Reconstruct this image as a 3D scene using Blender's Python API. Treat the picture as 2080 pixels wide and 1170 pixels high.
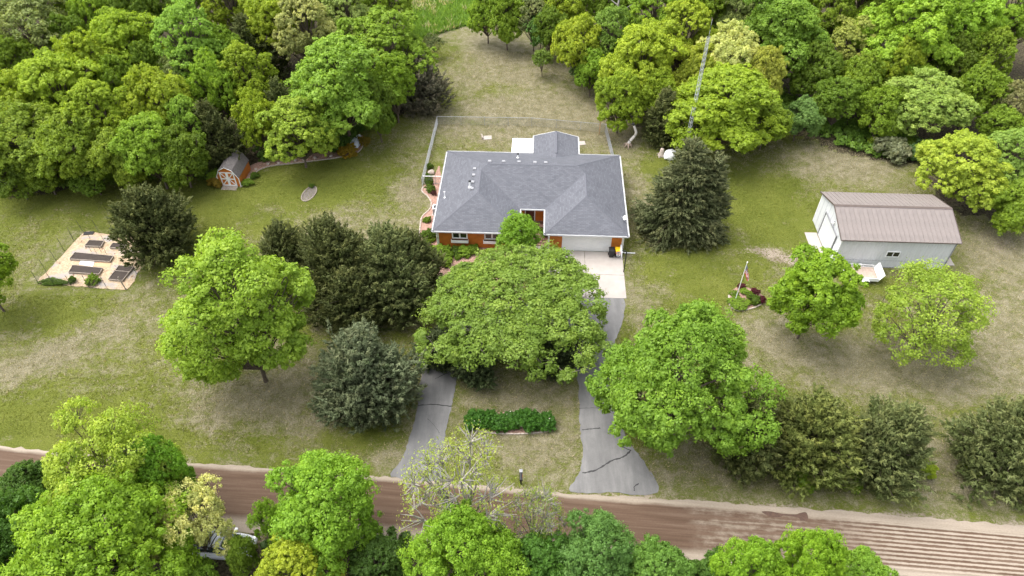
import bpy, bmesh, math, random
import numpy as np
from mathutils import Vector, Matrix

for o in list(bpy.data.objects): bpy.data.objects.remove(o)
scene = bpy.context.scene
C = scene.collection
R = math.radians
PI = math.pi

# ------------------------------------------------------------------ camera, sky, sun, exposure
CAM_H, CAM_F, CAM_T = 50.0, 1440.0, R(45)          # drone height, focal length (photo px), tilt below horizon
cd = bpy.data.cameras.new('drone_camera'); cam = bpy.data.objects.new('drone_camera', cd); C.objects.link(cam)
cam.location = (0, 0, CAM_H); cam.rotation_euler = (PI/2 - CAM_T, 0, 0)
cd.sensor_width = 36; cd.lens = CAM_F/2080*36; cd.clip_end = 6000; cd.clip_start = .5
scene.camera = cam
SUN_EL, SUN_AZ = R(64), R(-70)                      # azimuth clockwise from +Y: light from the left, a little behind
w = bpy.data.worlds.new('World'); scene.world = w; w.use_nodes = True
nt = w.node_tree; bg = nt.nodes['Background']
sky = nt.nodes.new('ShaderNodeTexSky'); sky.sky_type = 'NISHITA'; sky.sun_disc = False
sky.sun_elevation = SUN_EL; sky.sun_rotation = SUN_AZ; sky.air_density = 1.0; sky.dust_density = 4.0; sky.ozone_density = 1.0
hs = nt.nodes.new('ShaderNodeHueSaturation'); hs.inputs['Saturation'].default_value = .3   # overcast: nearly white sky
nt.links.new(sky.outputs[0], hs.inputs['Color']); nt.links.new(hs.outputs[0], bg.inputs[0])
bg.inputs[1].default_value = .15
sd = bpy.data.lights.new('sun', 'SUN'); sun = bpy.data.objects.new('sun', sd); C.objects.link(sun)
sd.energy = .9; sd.angle = R(70); sd.color = (1, .97, .92)
sv = Vector((math.sin(SUN_AZ)*math.cos(SUN_EL), math.cos(SUN_AZ)*math.cos(SUN_EL), math.sin(SUN_EL)))
sun.rotation_euler = sv.to_track_quat('Z', 'Y').to_euler(); sun.location = (0, 0, 90)
vs = scene.view_settings; vs.view_transform = 'Standard'; vs.look = 'None'; vs.gamma = 1; vs.exposure = 1.72
scene.render.resolution_x = 1024; scene.render.resolution_y = 576

# ------------------------------------------------------------------ helpers
def at(px, py, z=0.0):
    """survey: a spot seen in the drone photo -> metres on the site, at height z above the lawn"""
    x = (px-1040)/CAM_F; y = (585-py)/CAM_F
    d = (x, math.cos(CAM_T)+y*math.sin(CAM_T), -math.sin(CAM_T)+y*math.cos(CAM_T))
    t = (z-CAM_H)/d[2]
    return Vector((d[0]*t, d[1]*t, z))
def ppm(p):                                          # photo pixels per metre at a point
    return CAM_F/((p.y+CAM_H-p.z)*math.cos(CAM_T))

def N(nt, typ, **kw):
    n = nt.nodes.new(typ)
    for k, v in kw.items():
        if k in ('operation', 'blend_type', 'data_type', 'attribute_name', 'noise_dimensions', 'feature', 'wave_type', 'bands_direction', 'wave_profile', 'interpolation_type', 'offset', 'offset_frequency', 'squash', 'distance'): setattr(n, k, v)
        else: n.inputs[k].default_value = v
    return n
MATS = {}
def new_mat(name):
    m = bpy.data.materials.new(name); m.use_nodes = True; MATS[name] = m
    return m, m.node_tree, m.node_tree.nodes['Principled BSDF']
def ramp(nt, fac, stops):
    r = nt.nodes.new('ShaderNodeValToRGB'); e = r.color_ramp.elements
    while len(e) < len(stops): e.new(.5)
    for k, (p, c) in enumerate(stops):
        e[k].position = p; e[k].color = (*c, 1) if len(c) == 3 else c
    nt.links.new(fac, r.inputs[0]); return r.outputs[0]
def mix(nt, fac, a, b, typ='MIX'):
    n = nt.nodes.new('ShaderNodeMix'); n.data_type = 'RGBA'; n.blend_type = typ
    for sock, v in ((n.inputs[0], fac), (n.inputs[6], a), (n.inputs[7], b)):
        if hasattr(v, 'is_output'): nt.links.new(v, sock)
        elif isinstance(v, (int, float)): sock.default_value = v
        else: sock.default_value = (*v, 1)
    return n.outputs[2]
def math_(nt, op, a, b=None, c=None, clamp=False):
    n = nt.nodes.new('ShaderNodeMath'); n.operation = op; n.use_clamp = clamp
    for k, v in enumerate((a, b, c)):
        if v is None: continue
        if hasattr(v, 'is_output'): nt.links.new(v, n.inputs[k])
        else: n.inputs[k].default_value = v
    return n.outputs[0]
def noise(nt, vec, scale, detail=4, rough=.55, dist=0.0):
    n = nt.nodes.new('ShaderNodeTexNoise'); n.inputs['Scale'].default_value = scale; n.inputs['Detail'].default_value = detail
    n.inputs['Roughness'].default_value = rough; n.inputs['Distortion'].default_value = dist
    if vec is not None: nt.links.new(vec, n.inputs['Vector'])
    return n.outputs[0]
def pos(nt): return nt.nodes.new('ShaderNodeNewGeometry').outputs['Position']
def objco(nt): return nt.nodes.new('ShaderNodeTexCoord').outputs['Object']
def scaled(nt, vec, s):
    n = nt.nodes.new('ShaderNodeVectorMath'); n.operation = 'MULTIPLY'; n.inputs[1].default_value = s
    nt.links.new(vec, n.inputs[0]); return n.outputs[0]
def bump(nt, b, h, strength, dist=.02):
    n = nt.nodes.new('ShaderNodeBump'); n.inputs['Strength'].default_value = strength; n.inputs['Distance'].default_value = dist
    nt.links.new(h, n.inputs['Height']); nt.links.new(n.outputs[0], b.inputs['Normal'])
def mat(name, col, rough=.6, var=.18, ns=2.5, col2=None, bumps=0.0, bs=20, metal=0.0, spec=.4):
    if name in MATS: return MATS[name]
    m, nt, b = new_mat(name); p = objco(nt)
    n = math_(nt, 'ADD', math_(nt, 'MULTIPLY', noise(nt, p, ns, 6, .65), .65), math_(nt, 'MULTIPLY', noise(nt, p, ns*9, 3), .35))
    c2 = col2 or tuple(c*(1-var*1.6) for c in col)
    c1 = tuple(min(1, c*(1+var*.5)) for c in col)
    nt.links.new(ramp(nt, n, [(.3, c2), (.62, c1)]), b.inputs['Base Color'])
    b.inputs['Roughness'].default_value = rough; b.inputs['Metallic'].default_value = metal; b.inputs['Specular IOR Level'].default_value = spec
    if bumps: bump(nt, b, noise(nt, p, bs, 4), bumps)
    return m

class MB:
    """collects boxes, prisms and tubes into one mesh"""
    def __init__(s): s.v = []; s.f = []; s.uv = None
    def add(s, vs, fs):
        k = len(s.v); s.v += [tuple(v) for v in vs]; s.f += [tuple(i+k for i in f) for f in fs]; return s
    def box(s, x0, x1, y0, y1, z0, z1):
        return s.add([(x0,y0,z0),(x1,y0,z0),(x1,y1,z0),(x0,y1,z0),(x0,y0,z1),(x1,y0,z1),(x1,y1,z1),(x0,y1,z1)],
                     [(0,3,2,1),(4,5,6,7),(0,1,5,4),(1,2,6,5),(2,3,7,6),(3,0,4,7)])
    def bar(s, a, b, w, h=None, up=(0,0,1)):
        a = Vector(a); b = Vector(b); h = h or w; d = (b-a).normalized(); u = Vector(up)
        if abs(d.dot(u)) > .98: u = Vector((1,0,0))
        x = d.cross(u).normalized()*w/2; y = x.cross(d).normalized()*h/2
        return s.add([a-x-y,a+x-y,a+x+y,a-x+y,b-x-y,b+x-y,b+x+y,b-x+y],[(0,3,2,1),(4,5,6,7),(0,1,5,4),(1,2,6,5),(2,3,7,6),(3,0,4,7)])
    def prism(s, pts, z0, z1):
        n = len(pts)
        return s.add([(x,y,z0) for x,y in pts]+[(x,y,z1) for x,y in pts],
                     [tuple(range(n-1,-1,-1)), tuple(range(n,2*n))]+[(i,(i+1)%n,n+(i+1)%n,n+i) for i in range(n)])
    def sheet(s, pts3, t=(0,0,-.03)):
        n = len(pts3); t = Vector(t); q = [Vector(p) for p in pts3]
        return s.add(q+[p+t for p in q], [tuple(range(n)), tuple(range(2*n-1,n-1,-1))]+[(i,n+i,n+(i+1)%n,(i+1)%n) for i in range(n)])
    def tube(s, pts, rad, sides=6, cap=True):
        P = [Vector(p) for p in pts]; n = len(P); r = rad if hasattr(rad,'__len__') else [rad]*n
        vs = []; fs = []
        for i, p in enumerate(P):
            d = (P[min(i+1,n-1)]-P[max(i-1,0)]).normalized(); u = Vector((0,0,1)) if abs(d.z) < .9 else Vector((1,0,0))
            x = d.cross(u).normalized(); y = d.cross(x)
            for k in range(sides):
                a = 2*PI*k/sides; vs.append(p+(x*math.cos(a)+y*math.sin(a))*r[i])
        for i in range(n-1):
            for k in range(sides):
                k2 = (k+1)%sides; fs.append((i*sides+k, i*sides+k2, (i+1)*sides+k2, (i+1)*sides+k))
        if cap: fs += [tuple(range(sides-1,-1,-1)), tuple(range((n-1)*sides, n*sides))]
        return s.add(vs, fs)
    def lathe(s, prof, sides=16, c=(0,0,0)):
        vs = []; fs = []; n = len(prof)
        for r, z in prof:
            for k in range(sides):
                a = 2*PI*k/sides; vs.append((c[0]+r*math.cos(a), c[1]+r*math.sin(a), c[2]+z))
        for i in range(n-1):
            for k in range(sides):
                k2 = (k+1)%sides; fs.append((i*sides+k, i*sides+k2, (i+1)*sides+k2, (i+1)*sides+k))
        fs += [tuple(range(sides-1,-1,-1)), tuple(range((n-1)*sides, n*sides))]
        return s.add(vs, fs)
    def mesh(s, name, smooth=False):
        me = bpy.data.meshes.new(name); me.from_pydata(s.v, [], s.f); me.validate(); me.update()
        if smooth: me.polygons.foreach_set('use_smooth', [True]*len(me.polygons))
        return me
def link(name, me, m=None, parent=None, loc=None, rz=0, label=None):
    if isinstance(me, MB): me = me.mesh(name)
    o = bpy.data.objects.new(name, me); C.objects.link(o)
    if m is not None and not me.materials: me.materials.append(m)
    if parent is not None: o.parent = parent
    if loc is not None: o.location = loc
    if rz: o.rotation_euler.z = rz
    if label: o['label'] = label
    return o
def bevel(o, wd=.02, seg=2):
    b = o.modifiers.new('bevel', 'BEVEL'); b.width = wd; b.segments = seg; b.limit_method = 'ANGLE'; return o
def tag(o, label, cat, group=None):
    o['label'] = label; o['category'] = cat
    if group: o['group'] = group
    return o
def thing(name, label, cat, loc=(0,0,0), rz=0, group=None):
    o = bpy.data.objects.new(name, None); C.objects.link(o); o.location = loc; o.rotation_euler.z = rz; o.empty_display_size = .3
    return tag(o, label, cat, group)
def struct(name, me, m): o = link(name, me, m); o['kind'] = 'structure'; return o
def stuff(name, me, m, label, cat=None):
    o = link(name, me, m); o['kind'] = 'stuff'; o['label'] = label
    if cat: o['category'] = cat
    return o
def copy_tree(root):
    r = root.copy(); C.objects.link(r)
    for ch in root.children:
        c = ch.copy(); C.objects.link(c); c.parent = r
        for g in ch.children:
            d = g.copy(); C.objects.link(d); d.parent = c
    return r
def smooth_line(pts, per=6, closed=False):
    P = [Vector(p) for p in pts]; n = len(P); out = []
    for i in range(n if closed else n-1):
        g = lambda k: P[k % n] if closed else P[max(0, min(n-1, k))]
        p0, p1, p2, p3 = g(i-1), g(i), g(i+1), g(i+2)
        for j in range(per):
            t = j/per
            out.append(.5*((2*p1)+(p2-p0)*t+(2*p0-5*p1+4*p2-p3)*t*t+(3*p1-p0-3*p2+p3)*t*t*t))
    if not closed: out.append(P[-1])
    return out
def vnoise(x, y, seed=0):                            # cheap smooth value noise on numpy arrays, 0..1
    rng = np.random.default_rng(seed); T = rng.random((64, 64))
    xi = np.floor(x).astype(int); yi = np.floor(y).astype(int); fx = x-xi; fy = y-yi
    fx = fx*fx*(3-2*fx); fy = fy*fy*(3-2*fy); g = lambda a, b: T[a % 64, b % 64]
    return (g(xi,yi)*(1-fx)+g(xi+1,yi)*fx)*(1-fy)+(g(xi,yi+1)*(1-fx)+g(xi+1,yi+1)*fx)*fy
def fbm(x, y, seed=0, o=4):
    s = 0; a = .5; t = 0
    for k in range(o): s = s+a*vnoise(x*2**k, y*2**k, seed+k); t += a; a *= .55
    return s/t

# ------------------------------------------------------------------ materials of the setting
def ground_mat():
    m, nt, b = new_mat('lawn'); p = pos(nt)
    A = lambda n: N(nt, 'ShaderNodeAttribute', attribute_name=n).outputs['Fac']
    dry, litter, soil, mead = A('dry'), A('litter'), A('soil'), A('meadow')
    con = lambda v, k: math_(nt, 'ADD', math_(nt, 'MULTIPLY', math_(nt, 'SUBTRACT', v, .5), k), .5)
    fine = con(noise(nt, p, 4.2, 4, .7, .6), 2.2); mid = con(noise(nt, p, .95, 5, .65, .4), 2.2); big = noise(nt, p, .25, 4); vf = con(noise(nt, p, 11, 3, .7), 2.0)
    st = con(noise(nt, scaled(nt, p, (.6, 1.8, 1)), 2.0, 4, .7, 1.2), 2.2)
    f = math_(nt, 'ADD', math_(nt, 'MULTIPLY', fine, .60), math_(nt, 'MULTIPLY', mid, .55))
    f = math_(nt, 'ADD', f, math_(nt, 'MULTIPLY', big, .25)); f = math_(nt, 'ADD', f, math_(nt, 'MULTIPLY', st, .35))
    f = math_(nt, 'ADD', f, math_(nt, 'SUBTRACT', dry, 1.27))           # about 0 at half dry
    f = math_(nt, 'ADD', math_(nt, 'MULTIPLY', f, 1.9), .40, clamp=True)
    green = ramp(nt, math_(nt, 'ADD', math_(nt, 'MULTIPLY', vf, .5), math_(nt, 'MULTIPLY', big, .5)), [(.2, (.062, .080, .010)), (.5, (.122, .142, .024)), (.8, (.205, .21, .05))])
    straw = ramp(nt, math_(nt, 'ADD', math_(nt, 'MULTIPLY', vf, .65), math_(nt, 'MULTIPLY', mid, .35)), [(.2, (.085, .082, .036)), (.5, (.20, .178, .105)), (.8, (.34, .305, .215))])
    c = mix(nt, f, green, straw)
    mg = ramp(nt, math_(nt, 'ADD', math_(nt, 'MULTIPLY', mid, .6), math_(nt, 'MULTIPLY', vf, .4)), [(.35, (.045, .12, .02)), (.5, (.09, .19, .04)), (.62, (.13, .22, .06)), (.7, (.36, .33, .2))])
    c = mix(nt, mead, c, mg)
    sl = ramp(nt, mid, [(.3, (.24, .195, .145)), (.7, (.36, .30, .235))])
    sf = math_(nt, 'ADD', soil, math_(nt, 'MULTIPLY', math_(nt, 'SUBTRACT', fine, .5), .45)); sf = ramp(nt, sf, [(.40, (0,0,0)), (.62, (1,1,1))])
    c = mix(nt, sf, c, sl)
    lt = ramp(nt, fine, [(.3, (.03, .024, .014)), (.7, (.10, .085, .05))])
    lf = math_(nt, 'ADD', litter, math_(nt, 'MULTIPLY', math_(nt, 'SUBTRACT', mid, .5), .9)); lf = ramp(nt, lf, [(.35, (0,0,0)), (.65, (1,1,1))])
    c = mix(nt, lf, c, lt)
    nt.links.new(c, b.inputs['Base Color']); b.inputs['Roughness'].default_value = .95; b.inputs['Specular IOR Level'].default_value = .1
    h = math_(nt, 'ADD', math_(nt, 'MULTIPLY', fine, .6), math_(nt, 'MULTIPLY', vf, .6)); bump(nt, b, h, 1.0, .13)
    return m
def road_mat():
    m, nt, b = new_mat('dirt_road'); u = nt.nodes.new('ShaderNodeUVMap').outputs[0]
    s = nt.nodes.new('ShaderNodeSeparateXYZ'); nt.links.new(u, s.inputs[0]); X, Y = s.outputs[0], s.outputs[1]   # X metres along, Y 0..1 across (1 = house side)
    wob = noise(nt, scaled(nt, u, (.35, 3, 1)), 1.0, 6, .65); fine = noise(nt, scaled(nt, u, (6, 50, 1)), 1, 4, .7); lon = noise(nt, scaled(nt, u, (.12, 16, 1)), 1, 5, .6)
    pu = noise(nt, scaled(nt, u, (1.3, 9, 1)), 1, 4, .6)
    y2 = math_(nt, 'ADD', Y, math_(nt, 'MULTIPLY', math_(nt, 'SUBTRACT', wob, .5), .10))
    up = math_(nt, 'SMOOTHSTEP', .87, .845, y2) if False else ramp(nt, y2, [(.0, (0,)*3), (.14, (0,)*3), (.26, (1,)*3), (.90, (1,)*3), (.96, (0,)*3)])
    # to the right the wetting thins out to stripes left by the spray bar
    xr = ramp(nt, math_(nt, 'DIVIDE', math_(nt, 'SUBTRACT', math_(nt, 'ADD', X, math_(nt, 'MULTIPLY', math_(nt, 'SUBTRACT', wob, .5), 3.0)), 54.0), 4.0), [(0, (0,)*3), (.3, (1,)*3)])
    w = nt.nodes.new('ShaderNodeTexWave'); w.wave_type = 'BANDS'; w.bands_direction = 'Y'; w.inputs['Scale'].default_value = 1.0; w.inputs['Distortion'].default_value = .06; w.inputs['Detail'].default_value = 2
    nt.links.new(scaled(nt, u, (.02, 4.4, 1)), w.inputs['Vector'])
    stripe = ramp(nt, math_(nt, 'ADD', w.outputs['Fac'], math_(nt, 'MULTIPLY', math_(nt, 'SUBTRACT', pu, .5), 1.5)), [(.38, (0,)*3), (.60, (1,)*3)])
    patch = ramp(nt, math_(nt, 'ADD', math_(nt, 'MULTIPLY', lon, .7), math_(nt, 'MULTIPLY', pu, .4)), [(.42, (.25,)*3), (.6, (1,)*3)])
    x2 = ramp(nt, math_(nt, 'DIVIDE', math_(nt, 'SUBTRACT', X, 64), 5), [(0, (0,)*3), (1, (1,)*3)])
    right = mix(nt, x2, patch, stripe)
    wet = mix(nt, xr, (1, 1, 1), right); wet = math_(nt, 'MULTIPLY', wet, up)
    dryc = ramp(nt, math_(nt, 'ADD', math_(nt, 'MULTIPLY', fine, .5), math_(nt, 'MULTIPLY', lon, .5)), [(.3, (.20, .165, .125)), (.7, (.32, .27, .215))])
    wetc = ramp(nt, math_(nt, 'ADD', math_(nt, 'MULTIPLY', lon, .8), math_(nt, 'MULTIPLY', fine, .2)), [(.3, (.064, .040, .026)), (.5, (.092, .059, .040)), (.7, (.135, .094, .068))])
    c = mix(nt, wet, dryc, wetc); nt.links.new(c, b.inputs['Base Color'])
    b.inputs['Roughness'].default_value = .9; b.inputs['Specular IOR Level'].default_value = .15
    bump(nt, b, math_(nt, 'ADD', math_(nt, 'MULTIPLY', fine, .4), lon), .5, .04)
    return m
def asphalt_mat():
    m, nt, b = new_mat('asphalt'); p = pos(nt)
    big = noise(nt, p, .5, 5, .65); fine = noise(nt, p, 14, 4, .75); lng = noise(nt, scaled(nt, p, (1.6, .25, 1)), 1, 5, .6)
    c = ramp(nt, math_(nt, 'ADD', math_(nt, 'MULTIPLY', big, .4), math_(nt, 'MULTIPLY', lng, .6)), [(.3, (.078, .076, .075)), (.5, (.128, .125, .122)), (.68, (.195, .19, .183))])
    c = mix(nt, .25, c, mix(nt, fine, (.04, .04, .04), (.3, .29, .28)))
    nt.links.new(c, b.inputs['Base Color']); b.inputs['Roughness'].default_value = .88; bump(nt, b, fine, .35, .02); return m
def concrete_mat():
    m, nt, b = new_mat('concrete'); p = pos(nt)
    n1 = noise(nt, p, .7, 5, .6); fine = noise(nt, p, 18, 4, .7)
    c = ramp(nt, math_(nt, 'ADD', math_(nt, 'MULTIPLY', n1, .7), math_(nt, 'MULTIPLY', fine, .3)), [(.3, (.28, .248, .222)), (.55, (.345, .31, .28)), (.75, (.39, .355, .32))])
    nt.links.new(c, b.inputs['Base Color']); b.inputs['Roughness'].default_value = .85; bump(nt, b, fine, .2, .01); return m
def chip_mat(name, cols, scale=14, bs=.8):
    m, nt, b = new_mat(name); p = pos(nt)
    v = nt.nodes.new('ShaderNodeTexVoronoi'); v.inputs['Scale'].default_value = scale; nt.links.new(p, v.inputs['Vector'])
    sp = nt.nodes.new('ShaderNodeSeparateColor'); nt.links.new(v.outputs['Color'], sp.inputs[0])
    f = math_(nt, 'ADD', math_(nt, 'MULTIPLY', sp.outputs[0], .6), math_(nt, 'MULTIPLY', noise(nt, p, 1.2, 5), .4))
    nt.links.new(ramp(nt, f, [(.15, cols[0]), (.5, cols[1]), (.85, cols[2])]), b.inputs['Base Color'])
    b.inputs['Roughness'].default_value = .9; bump(nt, b, math_(nt, 'SUBTRACT', 1, v.outputs['Distance']), bs, .04); return m
def shingle_mat():
    m, nt, b = new_mat('shingles'); u = nt.nodes.new('ShaderNodeUVMap').outputs[0]
    br = nt.nodes.new('ShaderNodeTexBrick'); br.offset = .5; nt.links.new(u, br.inputs['Vector'])
    for k, v in (('Scale', 1), ('Mortar Size', .016), ('Brick Width', .38), ('Row Height', .165), ('Bias', 0), ('Mortar Smooth', .3)): br.inputs[k].default_value = v
    br.inputs['Color1'].default_value = (.072, .075, .088, 1); br.inputs['Color2'].default_value = (.112, .115, .132, 1); br.inputs['Mortar'].default_value = (.055, .056, .064, 1)
    n1 = noise(nt, u, .6, 5, .6); n2 = noise(nt, u, 22, 3, .7)
    c = mix(nt, .25, br.outputs[0], ramp(nt, math_(nt, 'ADD', math_(nt, 'MULTIPLY', n1, .6), math_(nt, 'MULTIPLY', n2, .4)), [(.3, (.065, .067, .078)), (.7, (.185, .19, .208))]))
    nt.links.new(c, b.inputs['Base Color']); b.inputs['Roughness'].default_value = .8; b.inputs['Specular IOR Level'].default_value = .35
    bump(nt, b, math_(nt, 'ADD', math_(nt, 'MULTIPLY', br.outputs['Fac'], -1), math_(nt, 'MULTIPLY', n2, .5)), .7, .02); return m
def leaf_mat(name, transl=.40, gloss=.015):
    m, nt, b = new_mat(name); out = nt.nodes['Material Output']
    oi = nt.nodes.new('ShaderNodeObjectInfo'); r = N(nt, 'ShaderNodeAttribute', attribute_name='rnd').outputs['Fac']
    k = ramp(nt, r, [(.1, (.62, .68, .55)), (.5, (1.0, 1.0, 1.0)), (.9, (1.42, 1.28, 1.25))])
    c = mix(nt, 1.0, oi.outputs['Color'], k, 'MULTIPLY')
    d = nt.nodes.new('ShaderNodeBsdfDiffuse'); t = nt.nodes.new('ShaderNodeBsdfTranslucent'); g = nt.nodes.new('ShaderNodeBsdfGlossy'); g.inputs['Roughness'].default_value = .5
    nt.links.new(c, d.inputs[0]); nt.links.new(mix(nt, 1.0, c, (1.2, 1.2, .55), 'MULTIPLY'), t.inputs[0])
    a = nt.nodes.new('ShaderNodeMixShader'); a.inputs[0].default_value = transl; nt.links.new(d.outputs[0], a.inputs[1]); nt.links.new(t.outputs[0], a.inputs[2])
    a2 = nt.nodes.new('ShaderNodeMixShader'); a2.inputs[0].default_value = gloss; nt.links.new(a.outputs[0], a2.inputs[1]); nt.links.new(g.outputs[0], a2.inputs[2])
    nt.links.new(a2.outputs[0], out.inputs[0]); nt.nodes.remove(b); return m
M_GROUND, M_ROAD, M_ASPH, M_CONC, M_SHING = ground_mat(), road_mat(), asphalt_mat(), concrete_mat(), shingle_mat()
M_LEAF, M_NEEDLE = leaf_mat('leaves'), leaf_mat('needles', .12, .01)
M_MULCH = chip_mat('pink_mulch', [(.19, .10, .07), (.31, .185, .14), (.41, .27, .215)], 16)
M_CHIPS = chip_mat('pale_wood_chips', [(.42, .31, .20), (.56, .43, .31), (.66, .54, .42)], 9, .5)
def plot_mat():                                       # cardboard and chips with grey damp areas and rusty scraps
    m = chip_mat('plot_cover', [(.26, .19, .115), (.36, .265, .165), (.43, .33, .22)], 7, .4); nt = m.node_tree; b = nt.nodes['Principled BSDF']; p = pos(nt); l = b.inputs['Base Color'].links[0].from_socket
    c = mix(nt, ramp(nt, noise(nt, p, .55, 4, .6), [(.52, (0,)*3), (.62, (1,)*3)]), l, (.28, .25, .225)); c = mix(nt, ramp(nt, noise(nt, p, 2.3, 2, .5), [(.655, (0,)*3), (.68, (1,)*3)]), c, (.17, .095, .06)); nt.links.new(c, b.inputs['Base Color']); return m
M_CHIPS = plot_mat()
M_BARK = mat('bark', (.13, .10, .075), .9, .4, 6, bumps=.8, bs=14)
M_PALEBARK = mat('pale_bark', (.36, .33, .29), .85, .35, 4, bumps=.5, bs=14)
M_WHITE = mat('white_paint', (.81, .81, .80), .5, .06, 1.2)
M_SIDING = mat('orange_siding', (.50, .155, .022), .6, .22, 1.6, bumps=.15, bs=30)
M_BLACK = mat('black_plastic', (.018, .018, .02), .5, .2, 3)
M_GLASS = mat('dark_glass', (.012, .014, .016), .08, .1, 1, spec=.8)
M_GALV = mat('galvanised_steel', (.42, .43, .44), .45, .15, 3, metal=.6)
M_SOIL = mat('dark_soil', (.045, .034, .027), .95, .4, 8, bumps=.8, bs=25)
M_WEATHER = mat('weathered_wood', (.30, .255, .21), .85, .3, 5, bumps=.4, bs=25)
M_PINEWOOD = mat('new_wood', (.45, .29, .16), .7, .2, 4)
M_STONE = mat('edging_stone', (.40, .34, .29), .9, .28, 5, bumps=.5, bs=20)
M_DARKWOOD = mat('dark_deck_wood', (.15, .085, .065), .8, .25, 4)

# ------------------------------------------------------------------ ground
def inside(poly, x, y):
    r = np.zeros(x.shape, bool); n = len(poly)
    for i in range(n):
        x0, y0 = poly[i]; x1, y1 = poly[(i+1) % n]
        c = ((y0 > y) != (y1 > y)) & (x < (x1-x0)*(y-y0)/(y1-y0+1e-9)+x0); r ^= c
    return r
def gp(pts): return [tuple(at(*p)[:2]) for p in pts]
WOOD_L = gp([(0,400),(120,388),(260,374),(330,366),(440,362),(520,338),(560,328),(640,318),(700,300),(740,262),(800,232),(850,215),(835,130),(822,85),(805,0)])+[(-16,135),(-16,200),(-160,200),(-160,68)]
WOOD_R = gp([(985,40),(1050,58),(1120,75),(1150,112),(1180,170),(1230,222),(1290,262),(1350,282),(1420,290),(1560,250),(1640,272),(1720,305),(1800,325),(1885,335),(1900,420),(2080,470)])+[(160,58),(160,200),(0,200),(-6,135)]
MEADOW = gp([(815,100),(835,88),(920,60),(985,43),(960,-60)])+[(-4,170),(-24,170),(-18,120)]
# dry (+) and green (-) areas of the lawn: px, py, rx, ry, amount
BLOBS = [(1050,160,130,70,.50),(1000,85,90,35,.35),(1060,228,140,22,.45),(1750,325,110,38,.50),(1640,350,70,30,.25),(2045,520,70,60,.55),(1900,740,230,60,.45),(2010,640,110,80,.35),
 (200,670,70,30,.42),(120,720,60,25,.3),(50,745,60,30,.45),(470,850,160,50,.22),(520,800,110,55,.30),(1305,450,35,130,.35),(1290,620,25,60,.45),(845,400,35,60,.45),(1040,800,130,70,.42),(1050,920,130,60,.38),(1650,725,160,60,.30),
 (1700,970,420,45,.40),(1080,275,170,28,.42),(700,460,70,40,.28),(560,420,40,20,.2),(1250,200,50,60,.35),(640,780,60,60,.35),(300,620,60,40,.22),(830,900,30,60,.35),(1480,470,60,20,.2),(1230,260,40,30,.3),(1830,540,80,15,.35),(1560,690,60,60,.25),
 (905,195,65,16,-.40),(1015,186,42,9,-.45),(1335,330,50,35,-.35),(1500,400,110,70,-.38),(600,365,170,35,-.32),(160,400,220,30,-.40),(130,640,150,30,-.32),(140,850,200,45,-.35),(1430,560,110,45,-.32),(450,450,90,50,-.25),(330,900,250,25,-.22),(900,110,40,20,-.3),(1310,520,25,50,-.3),(1560,450,60,40,-.3),(700,330,60,50,-.28),(1700,670,60,20,-.25),(1860,560,100,20,-.2)]
SOILS = [(1570,514,75,17,.95),(1780,548,100,8,.6),(2050,500,40,20,.5),(1110,770,70,40,.42),(545,800,45,16,.55),(1292,300,18,8,.7),(985,280,40,10,.35),(620,335,60,6,.4),(1262,580,6,60,.5),(1178,900,5,80,.55),(925,850,6,80,.5),(845,800,6,80,.5),(1165,990,60,10,.6),(850,960,60,14,.6),(1330,960,12,40,.5),(1720,640,30,14,.3)]
def blob_sum(L, xw, yw):
    s = np.zeros_like(xw)
    for px, py, rx, ry, a in L:
        c = at(px, py); k = ppm(c); ax = rx/k; dy = abs(at(px, py-ry).y-at(px, py+ry).y)/2
        s += a*np.exp(-(((xw-c.x)/ax)**2+((yw-c.y)/dy)**2)*.8)
    return s
def warp(x, y): return x+(fbm(x/5, y/5, 21)-.5)*5, y+(fbm(x/5, y/5, 31)-.5)*5
def dry_field(x, y):
    xw, yw = warp(x, y); return .285+.30*(fbm(x/9, y/9, 3)-.5)+.55*(fbm(x/2.5, y/2.5, 9)-.5)+blob_sum(BLOBS, xw, yw)
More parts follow.
